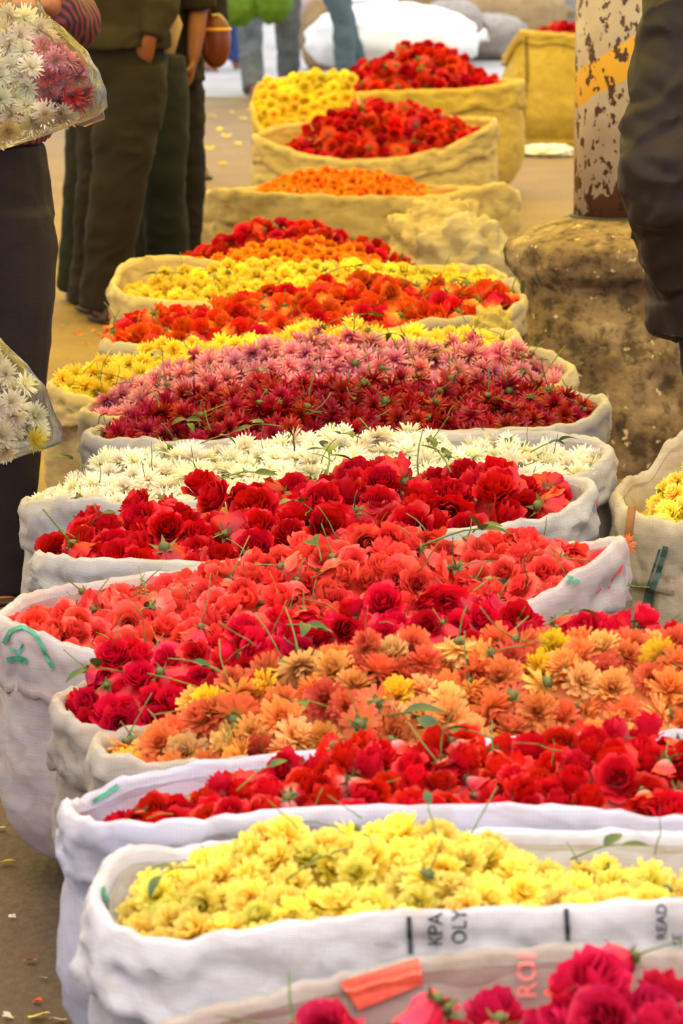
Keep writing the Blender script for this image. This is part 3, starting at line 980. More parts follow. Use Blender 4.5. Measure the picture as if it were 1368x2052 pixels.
    if shoe:
        for sd in 'lr':
            ak = J['ankle_' + sd]
            g = Vector((ak.x, ak.y, 0))
            if shoe_kind == 'shoe':
                T = [rtube([g - f * .075 + Vector((0, 0, .045)), g - f * .03 + Vector((0, 0, .05)), g + f * .06 + Vector((0, 0, .042)), g + f * .14 + Vector((0, 0, .032)), g + f * .19 + Vector((0, 0, .026))],
                           [(.034, .04), (.042, .048), (.048, .040), (.048, .030), (.03, .020)], r)]
                T.append(rtube([g - f * .08 + Vector((0, 0, .012)), g + f * .06 + Vector((0, 0, .012)), g + f * .2 + Vector((0, 0, .012))], [(.04, .012), (.05, .012), (.03, .012)], r))
                sh = mk('shoe', remesh('shoe', T, .006, M[shoe], 3, None, base), root)
            else:
                T = [rtube([g - f * .085 + Vector((0, 0, .012)), g + f * .0 + Vector((0, 0, .012)), g + f * .1 + Vector((0, 0, .012)), g + f * .2 + Vector((0, 0, .012))], [(.036, .011), (.04, .011), (.05, .011), (.034, .011)], r)]
                T.append(rtube([g + f * .09 - r * .05 + Vector((0, 0, .02)), g + f * .085 - r * .03 + Vector((0, 0, .062)), g + f * .085 + r * .03 + Vector((0, 0, .062)), g + f * .09 + r * .05 + Vector((0, 0, .02))], [(.03, .007)] * 4, f))
                mk('sandal', remesh('sandal', T, .006, M[shoe], 2, None, base), root)
    if hair:
        hp = [blob(J['head'] + Vector((0, 0, .045)) - f * .018, (.084, .095, .096))]
        mk('hair', remesh('hair', hp, .012, M['hair'], 2, (.004, 30, 30, 1), base), root)
    return root

def wpt(px, py, Y): return at_y(px, py, Y)

# person with the flower bag: dark aubergine trousers, cut by the picture's edge
Y1 = 7.8
J = stance(xw(-48, Y1), Y1, .35, 1.68)
J['ankle_r'] = Vector((xw(-18, Y1 - .1), Y1 - .12, .08)); J['ankle_l'] = Vector((xw(-110, Y1), Y1 + .15, .08))
J['hip_r'] = Vector((xw(10, Y1), Y1 - .03, .87)); J['hip_l'] = Vector((xw(-110, Y1), Y1 + .03, .87))
J['knee_r'] = Vector((xw(6, Y1), Y1 - .1, .48)); J['knee_l'] = Vector((xw(-112, Y1), Y1 + .05, .48))
J['sho_r'] = wpt(95, -60, 7.78); J['sho_l'] = wpt(-180, -60, 7.85)
J['elb_r'] = wpt(142, 48, 7.55); J['wri_r'] = wpt(92, 8, 7.40)
J['elb_l'] = wpt(-200, 240, 7.7); J['wri_l'] = wpt(-110, 545, 7.3)
p1 = person('person in dark aubergine trousers and maroon striped sleeves carrying bags of flowers', J, trousers='aubergine', top='maroon_stripe', hem=1.07, sleeve=.82,
    leg_r=(.118, .090, .066), wr=(.008, 5, 5), belly=1.15, hands={'r': dict(d=(-.9, -.15, .15), n=(0, .4, -1), curl=.75), 'l': dict(d=(.1, -.2, -1), n=(1, 0, 0), curl=.9)}, voxel=.0085, shoe_kind='sandal', shoe='sandal')

# man in dark brown trousers and olive jacket, seen from the side
Y2 = 12.9
J = stance(xw(250, Y2), Y2, .5, 1.72)
J['ankle_l'] = Vector((xw(172, Y2), Y2 + .22, .08)); J['ankle_r'] = Vector((xw(205, Y2 - .05), Y2 - .05, .08))
J['hip_l'] = Vector((xw(222, Y2), Y2 + .08, .9)); J['hip_r'] = Vector((xw(272, Y2), Y2 - .04, .9))
J['knee_l'] = Vector((xw(205, Y2), Y2 + .12, .49)); J['knee_r'] = Vector((xw(238, Y2), Y2 - .08, .49))
J['elb_r'] = wpt(318, 20, Y2 - .1); J['wri_r'] = wpt(300, 78, Y2 - .13)
J['elb_l'] = wpt(185, 10, Y2 + .1); J['wri_l'] = wpt(225, 40, Y2 + .12)
p2 = person('man in dark brown trousers and olive jacket with a hand at his pocket', J, trousers='brown_trousers', top='olive', hem=.99, top_r=1.06, leg_r=(.125, .098, .09), cuffs=.03,
    sleeve=.95, wr=(.012, 6, 10), hands={'r': dict(d=(-.35, .45, -.8), n=(0, 1, 0), curl=.6)}, shoe_kind='sandal', shoe='sandal')

# person in dark teal jeans right behind him, legs apart
Y3 = 13.5
J = stance(xw(262, Y3), Y3, .2, 1.72)
J['ankle_l'] = Vector((xw(152, Y3), Y3, .08)); J['ankle_r'] = Vector((xw(335, Y3), Y3 + .05, .08))
J['hip_l'] = Vector((xw(205, Y3), Y3, .9)); J['hip_r'] = Vector((xw(325, Y3), Y3, .9))
J['knee_l'] = Vector((xw(178, Y3), Y3 - .05, .49)); J['knee_r'] = Vector((xw(328, Y3), Y3 - .05, .49))
J['elb_r'] = wpt(318, 10, Y3 - .12); J['wri_r'] = wpt(300, 90, Y3 - .05)
p3 = person('person in dark teal jeans standing legs apart behind the man in brown', J, trousers='teal_trousers', top='black_cloth', hem=.95, leg_r=(.105, .088, .078), cuffs=.02, wr=(.009, 6, 9))

# person with a bare brown arm and a leather handbag
Y4 = 14.1
J = stance(xw(330, Y4), Y4, .9, 1.62)
J['sho_r'] = wpt(395, -210, Y4 - .05); J['elb_r'] = wpt(398, 20, Y4 - .1); J['wri_r'] = wpt(388, 118, Y4 - .2)
p4 = person('person with a bare brown arm hanging beside a leather handbag', J, skin='skin_dark', trousers='black_cloth', top='brown_trousers', hem=.8, sleeve=-.55, leg_r=(.10, .08, .07),
    hands={'r': dict(d=(-.2, -.1, -1), n=(-1, 0, 0), curl=.3)})

# far pairs of legs
Yb = 18.9
J = stance(xw(352, Yb), Yb, .5, 1.65)
J['ankle_r'] = Vector((xw(384, Yb), Yb - .05, .08)); J['knee_r'] = Vector((xw(378, Yb), Yb, .46)); J['hip_r'] = Vector((xw(372, Yb), Yb, .86))
person('person in narrow dark trousers and sandals half hidden behind the bare brown arm', J, trousers='black_cloth', top='black_cloth', leg_r=(.085, .06, .048), cuffs=.08, shoe='sandal', shoe_kind='sandal', voxel=.012)
Y5 = 25.6
J = stance(xw(545, Y5), Y5, .3, 1.7)
J['ankle_l'] = Vector((xw(512, Y5), Y5 - .5, .11)); J['ankle_r'] = Vector((xw(578, Y5), Y5 + .3, .11))
J['knee_l'] = Vector((xw(503, Y5), Y5 - .25, .5)); J['knee_r'] = Vector((xw(576, Y5), Y5 + .1, .5))
J['hip_l'] = Vector((xw(512, Y5), Y5, .9)); J['hip_r'] = Vector((xw(575, Y5), Y5, .9))
person('person in grey jeans striding beyond the last sacks', J, trousers='jeans_grey', top='black_cloth', leg_r=(.11, .092, .075), cuffs=.04, voxel=.012, shoe='leather')
Y6 = 26.4
J = stance(xw(660, Y6), Y6, .6, 1.7)
J['ankle_r'] = Vector((xw(694, Y6), Y6 - .3, .11)); J['knee_r'] = Vector((xw(688, Y6), Y6 - .2, .48)); J['hip_r'] = Vector((xw(662, Y6), Y6, .9))
J['ankle_l'] = Vector((xw(722, Y6), Y6 + .3, .11)); J['knee_l'] = Vector((xw(690, Y6), Y6 + .1, .48)); J['hip_l'] = Vector((xw(650, Y6), Y6 + .1, .9))
person('person in slate blue jeans stepping behind the last heap of red roses', J, trousers='jeans_slate', top='olive', leg_r=(.105, .085, .075), cuffs=.04, voxel=.012)
Y8 = 28.3
J = stance(xw(455, Y8), Y8, .4, 1.66)
J['ankle_r'] = Vector((xw(474, Y8), Y8, .11)); J['knee_r'] = Vector((xw(474, Y8), Y8 - .1, .48)); J['hip_r'] = Vector((xw(478, Y8), Y8, .88))
J['ankle_l'] = Vector((xw(420, Y8), Y8 - .3, .11)); J['knee_l'] = Vector((xw(436, Y8), Y8 - .2, .48)); J['hip_l'] = Vector((xw(445, Y8), Y8, .88))
person('person in bright blue trousers on the pale road', J, trousers='blue_trousers', top='beige_cloth', leg_r=(.11, .09, .085), cuffs=.10, voxel=.012, shoe='sandal', shoe_kind='sandal')

# man in a dark brown jacket at the picture's edge
Y7 = 7.55
J = stance(xw(1510, Y7), Y7, -.5, 1.74)
J['sho_l'] = wpt(1650, -110, Y7); J['elb_l'] = wpt(1680, 250, Y7); J['wri_l'] = wpt(1640, 450, Y7)
J['sho_r'] = wpt(1400, -70, Y7 - .08); J['elb_r'] = wpt(1322, 300, Y7 - .16); J['wri_r'] = wpt(1410, 440, Y7 - .10)
for sd, qx in (('l', 1462), ('r', 1570)):
    J['hip_' + sd] = Vector((xw(qx, Y7), Y7, .88)); J['knee_' + sd] = Vector((xw(qx + 4, Y7), Y7 - .03, .48)); J['ankle_' + sd] = Vector((xw(qx + 8, Y7), Y7, .08))
p7 = person('man in a dark brown jacket standing beside the concrete plinth', J, trousers='black_cloth', top=None, leg_r=(.108, .09, .08), cuffs=.02,
    hands={'r': dict(d=(.5, .1, -.8), n=(1, 0, 0), curl=.6)})
b7 = Vector((J['pel'].x, J['pel'].y, 0))
r7 = Vector((1, 0, 0))
hemc = wpt(1465, 640, Y7)
jk = [rtube([wpt(1450, 672, Y7), wpt(1450, 600, Y7), wpt(1450, 500, Y7), wpt(1452, 410, Y7), wpt(1462, 250, Y7), wpt(1480, 80, Y7), wpt(1490, -80, Y7), wpt(1495, -160, Y7)],
            [(.15, .15), (.166, .165), (.186, .175), (.202, .18), (.19, .17), (.185, .155), (.14, .11), (.08, .07)], r7, 26),
      rtube([wpt(1420, -110, Y7 - .02), wpt(1392, -60, Y7 - .06), wpt(1362, 90, Y7 - .12), wpt(1330, 230, Y7 - .16), wpt(1318, 320, Y7 - .18), wpt(1340, 400, Y7 - .18), wpt(1392, 450, Y7 - .12)],
            [.07, .085, .088, .086, .084, .082, .07], r7, 18),
      rtube([wpt(1335, 360, Y7 - .16), wpt(1352, 460, Y7 - .12), wpt(1368, 560, Y7 - .08), wpt(1384, 640, Y7 - .04)], [.085, .08, .07, .055], r7, 18),
      rtube([wpt(1560, -100, Y7), wpt(1600, -60, Y7), wpt(1650, 150, Y7 - .03), wpt(1660, 300, Y7 - .05), wpt(1630, 450, Y7 - .08)], [.07, .085, .085, .08, .06], r7, 18)]
jme = remesh('jacket', jk, .0075, M['jacket_brown'], 4, (.030, 5, 7, 3.3), b7)
jn = [v.normal.copy() for v in jme.vertices]
jc = []
for v, vn in zip([v.co.copy() for v in jme.vertices], jn):     # deep diagonal folds at the elbow and across the skirt
    x, y, z = v.x, v.y, v.z
    q = .5 * abs(nz(x * 5 + z * 7, z * 11 - x * 9, y * 4)) ** .7 + .3 * abs(nz(x * 9 - z * 6, z * 17 + x * 8, y * 6 + 3))
    v -= vn * (.034 * (.35 - q) if q < .35 else 0)
    jc += [v.x, v.y, v.z]
jme.vertices.foreach_set('co', jc); jme.update()
jo = mk('jacket', jme, p7)
# leather handbag at the bare arm
def lumpy(name, c, r, mat, seed=0, amp=.05, ex=2.6, flat=.0, n=40, m=24, rotz=0.0, freq=3.0, tiltx=0):
    """a soft stuffed shape: superellipsoid with dents"""
    V, Fc = [], []
    R = Matrix.Rotation(rotz, 3, 'Z') @ Matrix.Rotation(tiltx, 3, 'X')
    def sp(v, e): return math.copysign(abs(v) ** e, v)
    e = 2.0 / ex
    for j in range(m + 1):
        t = math.pi * (j / m - .5)
        for i in range(n):
            a = 2 * math.pi * i / n
            p = Vector((sp(math.cos(t), e) * sp(math.cos(a), e), sp(math.cos(t), e) * sp(math.sin(a), e), sp(math.sin(t), e)))
            d = 1 + amp * nz(p.x * freq + seed * 5, p.y * freq, p.z * freq) + amp * .6 * nz(p.x * freq * 2.6 + seed, p.y * freq * 2.6, p.z * freq * 2.6)
            q = Vector((p.x * r[0], p.y * r[1], p.z * r[2])) * d
            q = R @ q
            V.append((q.x, q.y, max(q.z, -c[2] + .004)))
    for j in range(m):
        for i in range(n):
            a, b = j * n + i, j * n + (i + 1) % n
            Fc.append((a, b, b + n, a + n))
    return mk(name, mesh_from(name, V, Fc, M[mat]), None, c)

hb = wpt(432, 82, Y4 - .05)
bag = mk('handbag', None, None, hb)
tag(bag, 'brown leather handbag with a golden rim hanging beside the bare arm', 'handbag')
o = lumpy('bag_body', hb, (.058, .05, .105), 'leather', 4, .05, 2.3); o.parent = bag; o.location = (0, 0, 0)
rimv, rimf = tube([(.056 * math.cos(t), .05 * math.sin(t), .045) for t in [i * math.pi / 12 for i in range(25)]], [.0075] * 25, n=8)
mk('golden_rim', mesh_from('golden_rim', rimv, rimf, M['gold']), bag)
sv, sf = tube([(-.03, 0, .09), (-.045, 0, .2), (-.05, 0, .36), (-.03, 0, .6), (-.06, .02, .72)], [(.016, .006)] * 5, n=8)
mk('strap', mesh_from('strap', sv, sf, M['leather']), bag)
# beige cloth hanging from the olive jacket's side
sc = wpt(332, 40, Y2 - .02)
V, Fc = rtube([Vector((.0, 0, .35)), Vector((.01, 0, .2)), Vector((.0, -.01, .06)), Vector((.02, 0, -.02)), Vector((.012, 0, -.12))], [(.03, .014), (.04, .02), (.034, .016), (.042, .018), (.018, .01)], (1, 0, 0), 14)
V = [(v.x + .008 * nz(v.x * 20, v.z * 14, 1), v.y, v.z) for v in V]
tag(mk('scarf', mesh_from('scarf', V, Fc, M['beige_cloth']), None, sc), 'beige scarf hanging at the side of the olive jacket', 'scarf')

# translucent green bags carried over the far jeans
M['green_film'] = flat_mat('green_plastic', srgb(120, 160, 66), rough=.35, noise_amt=.2, scale=8, trans=.5)
for i, (px, py, rr) in enumerate(((470, 12, (.16, .12, .14)), (545, 2, (.14, .12, .15)))):
    g = lumpy('plastic_bag', wpt(px, py, 24.7), rr, 'green_film', i + 2, .12, 2.2)
    tag(g, ['bulging green plastic bag over the striding grey jeans', 'round green plastic bag beside the bulging one, nearer the slate jeans'][i], 'bag', 'green bags')
    kv, kf = tube([(0, 0, rr[2] * .9), (.01, 0, rr[2] + .12), (.02, 0, rr[2] + .3)], [.04, .02, .03], n=10)
    mk('knotted_neck', mesh_from('knotted_neck', kv, kf, M['green_film']), g)
# ------------------------------------------------------------------ post and plinth
def concrete_mat():
    m, nt, out = new_mat('weathered_concrete')
    L = nt.links.new
    tc = N(nt, 'ShaderNodeTexCoord')
    n1 = N(nt, 'ShaderNodeTexNoise'); n1.inputs['Scale'].default_value = 5; n1.inputs['Detail'].default_value = 9; n1.inputs['Roughness'].default_value = .7
    n2 = N(nt, 'ShaderNodeTexNoise'); n2.inputs['Scale'].default_value = 22; n2.inputs['Detail'].default_value = 8; n2.inputs['Roughness'].default_value = .65
    mp = N(nt, 'ShaderNodeMapping'); mp.inputs['Scale'].default_value = (1, 1, 3.0); mp.inputs['Location'].default_value = (2.2, .4, 1.2)
    L(tc.outputs['Object'], n1.inputs['Vector']); L(tc.outputs['Object'], n2.inputs['Vector']); L(tc.outputs['Object'], mp.inputs[0])
    n3 = N(nt, 'ShaderNodeTexNoise'); n3.inputs['Scale'].default_value = 3.2; n3.inputs['Detail'].default_value = 6
    L(mp.outputs[0], n3.inputs['Vector'])
    r1 = ramp(nt, [(.28, srgb(96, 76, 56)), (.5, srgb(140, 116, 88)), (.74, srgb(182, 160, 128))], n1.outputs['Fac'])
    r2 = ramp(nt, [(.40, (.22, .20, .18)), (.5, (.8, .8, .8)), (.60, (1.0, 1.0, 1.0))], n2.outputs['Fac'])
    r3 = ramp(nt, [(.36, (.42, .36, .3)), (.54, (1, 1, 1))], n3.outputs['Fac'])
    mx = N(nt, 'ShaderNodeMix', data_type='RGBA', blend_type='MULTIPLY'); mx.inputs['Factor'].default_value = .9
    L(r1.outputs[0], mx.inputs['A']); L(r2.outputs[0], mx.inputs['B'])
    m2 = N(nt, 'ShaderNodeMix', data_type='RGBA', blend_type='MULTIPLY'); m2.inputs['Factor'].default_value = .8
    L(mx.outputs['Result'], m2.inputs['A']); L(r3.outputs[0], m2.inputs['B'])
    sp = N(nt, 'ShaderNodeTexNoise'); sp.inputs['Scale'].default_value = 38; sp.inputs['Detail'].default_value = 3
    L(tc.outputs['Object'], sp.inputs['Vector'])
    r4 = ramp(nt, [(.66, (0, 0, 0)), (.72, (1, 1, 1))], sp.outputs['Fac'])
    m3 = N(nt, 'ShaderNodeMix', data_type='RGBA'); m3.inputs['B'].default_value = srgb(206, 188, 160)
    L(r4.outputs[0], m3.inputs['Factor']); L(m2.outputs['Result'], m3.inputs['A'])
    p = N(nt, 'ShaderNodeBsdfPrincipled'); p.inputs['Roughness'].default_value = .85
    L(m3.outputs['Result'], p.inputs['Base Color'])
    b = N(nt, 'ShaderNodeBump'); b.inputs['Strength'].default_value = .8; b.inputs['Distance'].default_value = .012
    L(n2.outputs['Fac'], b.inputs['Height']); L(b.outputs[0], p.inputs['Normal'])
    L(p.outputs[0], out.inputs[0])
    return m

def post_mat():
    m, nt, out = new_mat('rusty_painted_steel')
    L = nt.links.new
    tc = N(nt, 'ShaderNodeTexCoord')
    sx = N(nt, 'ShaderNodeSeparateXYZ'); L(tc.outputs['Object'], sx.inputs[0])
    paint = N(nt, 'ShaderNodeTexNoise'); paint.inputs['Scale'].default_value = 6; paint.inputs['Detail'].default_value = 6
    L(tc.outputs['Object'], paint.inputs['Vector'])
    rp = ramp(nt, [(.3, srgb(156, 142, 126)), (.7, srgb(192, 180, 164))], paint.outputs['Fac'])
    # yellow band climbing around the pipe: z - 0.45 x between two heights
    ml = N(nt, 'ShaderNodeMath', operation='MULTIPLY_ADD'); ml.inputs[1].default_value = -.62
    L(sx.outputs['X'], ml.inputs[0]); L(sx.outputs['Z'], ml.inputs[2])
    nb = N(nt, 'ShaderNodeTexNoise'); nb.inputs['Scale'].default_value = 9; L(tc.outputs['Object'], nb.inputs['Vector'])
    ma = N(nt, 'ShaderNodeMath', operation='MULTIPLY_ADD'); ma.inputs[1].default_value = .05; L(nb.outputs['Fac'], ma.inputs[0]); L(ml.outputs[0], ma.inputs[2])
    def band(src, lo, hi):
        g = N(nt, 'ShaderNodeMath', operation='GREATER_THAN'); g.inputs[1].default_value = lo; L(src, g.inputs[0])
        l = N(nt, 'ShaderNodeMath', operation='LESS_THAN'); l.inputs[1].default_value = hi; L(src, l.inputs[0])
        mm = N(nt, 'ShaderNodeMath', operation='MULTIPLY'); L(g.outputs[0], mm.inputs[0]); L(l.outputs[0], mm.inputs[1])
        return mm.outputs[0]
    m1 = N(nt, 'ShaderNodeMix', data_type='RGBA'); m1.inputs['B'].default_value = srgb(208, 160, 46)
    L(band(ma.outputs[0], .405, .505), m1.inputs['Factor']); L(rp.outputs[0], m1.inputs['A'])
    # bare brown steel at the foot with a ragged upper edge
    nf = N(nt, 'ShaderNodeTexNoise'); nf.inputs['Scale'].default_value = 14; nf.inputs['Detail'].default_value = 4; L(tc.outputs['Object'], nf.inputs['Vector'])
    mf = N(nt, 'ShaderNodeMath', operation='MULTIPLY_ADD'); mf.inputs[1].default_value = -.16; L(nf.outputs['Fac'], mf.inputs[0]); L(sx.outputs['Z'], mf.inputs[2])
    mf2 = N(nt, 'ShaderNodeMath', operation='MULTIPLY_ADD'); mf2.inputs[1].default_value = -.7; L(sx.outputs['X'], mf2.inputs[0]); L(mf.outputs[0], mf2.inputs[2])
    lf = N(nt, 'ShaderNodeMath', operation='LESS_THAN'); lf.inputs[1].default_value = .015; L(mf2.outputs[0], lf.inputs[0])
    m2 = N(nt, 'ShaderNodeMix', data_type='RGBA'); m2.inputs['B'].default_value = srgb(92, 58, 46)
    L(lf.outputs[0], m2.inputs['Factor']); L(m1.outputs['Result'], m2.inputs['A'])
    # rust chips
    mp = N(nt, 'ShaderNodeMapping'); mp.inputs['Scale'].default_value = (1, 1, .62); L(tc.outputs['Object'], mp.inputs[0])
    nr = N(nt, 'ShaderNodeTexNoise'); nr.inputs['Scale'].default_value = 40; nr.inputs['Detail'].default_value = 3.5; nr.inputs['Roughness'].default_value = .6
    L(mp.outputs[0], nr.inputs['Vector'])
    rr = ramp(nt, [(.55, (0, 0, 0)), (.57, (1, 1, 1))], nr.outputs['Fac'])
    m3 = N(nt, 'ShaderNodeMix', data_type='RGBA'); m3.inputs['B'].default_value = srgb(72, 46, 38)
    L(rr.outputs[0], m3.inputs['Factor']); L(m2.outputs['Result'], m3.inputs['A'])
    p = N(nt, 'ShaderNodeBsdfPrincipled'); p.inputs['Roughness'].default_value = .42
    L(m3.outputs['Result'], p.inputs['Base Color'])
    b = N(nt, 'ShaderNodeBump'); b.inputs['Strength'].default_value = .4; b.inputs['Distance'].default_value = -.003
    L(rr.outputs[0], b.inputs['Height']); L(b.outputs[0], p.inputs['Normal'])
    L(p.outputs[0], out.inputs[0])
    return m
M['concrete'] = concrete_mat(); M['post'] = post_mat()
M['dark_wood'] = flat_mat('dark_wood', srgb(44, 30, 22), rough=.6, noise_amt=.3, scale=12)
M['brown_wood'] = flat_mat('brown_wood', srgb(142, 92, 44), rough=.6, noise_amt=.25, scale=12)
M['iron'] = flat_mat('dark_iron', srgb(40, 32, 28), rough=.6, noise_amt=.3)
M['paper'] = flat_mat('white_paper', srgb(240, 238, 230), rough=.7, noise_amt=.04)

YP = 9.85
PX = xw(1233, YP)
prof = [(0, .31), (.06, .312), (.12, .305), (.2, .295), (.28, .29), (.33, .288), (.345, .276), (.40, .274), (.46, .27), (.49, .268), (.51, .272), (.525, .282), (.54, .293), (.57, .30), (.60, .298), (.618, .285), (.64, .24), (.66, .19), (.68, .13), (.685, .05), (.686, .0)]
V, Fc = [], []
n = 120
prof = [(float(np.interp(i / 4, range(len(prof)), [p[0] for p in prof])), float(np.interp(i / 4, range(len(prof)), [p[1] for p in prof]))) for i in range(4 * (len(prof) - 1) + 1)]
for (z, r) in prof:
    for k in range(n):
        a = 2 * math.pi * k / n
        ca, sa = math.cos(a), math.sin(a)
        se = (abs(ca) ** 3 + abs(sa) ** 3) ** (-1 / 3.0)          # slightly squared round
        rr = r * (.6 + .4 * se) + (.018 * nz(ca * 2.2, sa * 2.2, z * 7) + .011 * nz(ca * 7, sa * 7, z * 20) + .006 * nz(ca * 16, sa * 16, z * 50)) * (1 if r > .2 else .3)
        V.append((rr * ca, rr * sa, z + .008 * nz(ca * 3, sa * 3, z * 5 + 4) * (1 if 0 < z < .66 else 0)))
for j in range(len(prof) - 1):
    for k in range(n):
        a, b = j * n + k, j * n + (k + 1) % n
        Fc.append((a, b, b + n, a + n))
tag(mk('plinth', mesh_from('plinth', V, Fc, M['concrete']), None, (PX, YP, 0)), 'weathered brown concrete plinth carrying the rusty painted post', 'plinth')
post = mk('post', None, None, (PX, YP, .68)); tag(post, 'round steel post with chipped grey paint, rust and a yellow band', 'post')
V, Fc = tube([(0, 0, 0), (0, 0, .5), (0, 0, 1.2), (0, 0, 2.38)], [.116] * 4, n=56)
mk('pipe', mesh_from('pipe', V, Fc, M['post']), post)
V, Fc = tube([(0, 0, -.012), (0, 0, .004), (0, 0, .008)], [.128, .127, .119], n=48)
mk('foot_collar', mesh_from('foot_collar', V, Fc, M['iron']), post)
# dark strip put in for the shaded gap beside the plinth
ib = at_y(1046, 560, 9.52); g = at_y(1046, 690, 9.52)
V, Fc = tube([(0, 0, 0), (0, 0, ib.z)], [(.006, .012)] * 2, n=8)
tag(mk('dark_strip', mesh_from('dark_strip', V, Fc, M['iron']), None, (ib.x, 9.5, 0)), 'thin dark strip put in for the shaded gap beside the concrete plinth', 'bar')

# dark cupboard behind the post
def box(x0, x1, y0, y1, z0, z1, bev=.004):
    bm = bmesh.new()
    bmesh.ops.create_cube(bm, size=1)
    for v in bm.verts:
        v.co = Vector(((x0 + x1) / 2 + v.co.x * (x1 - x0), (y0 + y1) / 2 + v.co.y * (y1 - y0), (z0 + z1) / 2 + v.co.z * (z1 - z0)))
    bmesh.ops.bevel(bm, geom=bm.edges[:], offset=bev, segments=1, affect='EDGES')
    me = bpy.data.meshes.new('box'); bm.to_mesh(me); bm.free()
    return me
Yc = 12.2
cx0, cx1 = xw(1309, Yc), xw(1309, Yc) + .8
cup = mk('cupboard', None, None, ((cx0 + cx1) / 2, Yc + .25, 0)); tag(cup, 'dark wooden cupboard behind the rusty post', 'cupboard')
w = (cx1 - cx0) / 2
def part(me, name, mat, parent):
    me.materials.append(M[mat]); me.name = name
    return mk(name, me, parent)
part(box(-w, w, -.23, .25, 0, 1.9), 'carcass', 'dark_wood', cup)
part(box(-w + .025, -w + .045, -.25, -.23, .02, 1.88, .002), 'edge_strip', 'brown_wood', cup)
d = part(box(-w + .06, -.005, -.25, -.232, .06, 1.84), 'door', 'dark_wood', cup); part(box(-.05, -.03, -.27, -.25, .9, 1.0), 'handle', 'iron', d)
d = part(box(.005, w - .03, -.25, -.232, .06, 1.84), 'door', 'dark_wood', cup); part(box(.03, .05, -.27, -.25, .9, 1.0), 'handle', 'iron', d)

# ------------------------------------------------------------------ far stuffed sacks
def far_sack(px, py_mid, Y, hw_px, hz, dy, mat, label, seed, amp=.06, ex=2.8, tie=True, rotz=0):
    x = xw(px, Y); hw = hw_px / F * Y
    z = at_y(px, py_mid, Y).z
    root = mk('stuffed_sack', None, None, (x, Y, max(z - hz, 0)))
    tag(root, label, 'sack', 'stuffed sacks beyond the row')
    o = lumpy('sack_body', (x, Y, max(z, hz)), (hw, dy, hz), mat, seed, amp, ex, rotz=rotz)
    o.parent = root; o.location = (0, 0, hz if z - hz > 0 else max(z, hz))
    v, f = tube([(hw * .93, 0, hz * 1.0), (hw * 1.02, 0, hz * 1.05), (hw * 1.1, 0, hz * 1.12)], [.05, .03, .055], n=12)
    if tie: mk('tied_neck', mesh_from('tied_neck', v, f, M[mat]), root)
    return root
far_sack(785, 78, 27.2, 172, .27, .42, 'sack_glare', 'glaring white stuffed sack lying behind the last red roses', 1, .07, 2.2)
far_sack(905, 55, 29.0, 60, .22, .35, 'sack_ash', 'small grey sack leaning on the glaring white sack', 2)
far_sack(960, 95, 29.8, 95, .20, .4, 'sack_ash', 'ash grey sack lying between the white sack and the tall yellow sack', 3)
far_sack(1010, 30, 32.5, 120, .24, .4, 'sack_jute', 'brown jute sack stacked above the ash grey sack', 4)
far_sack(1110, 15, 33.5, 90, .26, .4, 'sack_ash', 'dim grey sack stacked over the tall yellow sack', 5)
far_sack(905, -5, 34.5, 110, .22, .4, 'sack_jute', 'brown jute sack behind the glaring white sack', 6)
far_sack(655, 88, 28.2, 52, .30, .2, 'sack_jute', 'upright jute sack between the striding jeans', 7)
far_sack(625, 40, 31.5, 60, .3, .3, 'sack_rose', 'pale pinkish sack behind the upright jute sack', 8)
# low wall of piled goods closing the view
o = lumpy('plastic_sheet', at_z(1096, 303, .02), (.15, .22, .035), 'paper', 12, .35, 2.2, freq=4)
tag(o, 'crumpled white plastic sheet on the ground by the tall yellow sack', 'sheet')

# crumpled empty sacks lying to the side of the yellow chrysanthemums
def crumple(px, py, Y, rx, ry, rz, mat, label, seed):
    p = at_y(px, py, Y)
    o = lumpy('empty_sack', (p.x, Y, max(p.z, rz)), (rx, ry, rz), mat, seed, .30, 2.4, freq=2.6, n=64, m=36)
    return tag(o, label, 'sack', 'crumpled empty sacks')
crumple(880, 500, 12.2, .17, .14, .16, 'sack_tan', 'crumpled tan sack bunched up behind the yellow chrysanthemums', 3)
crumple(930, 535, 11.5, .15, .12, .15, 'sack_cream', 'crumpled cream sack lying lower beside the bunched tan one', 5)
crumple(985, 655, 9.05, .05, .03, .05, 'sack_yellow', 'yellow plastic fold sticking up behind the pink chrysanthemums', 9)
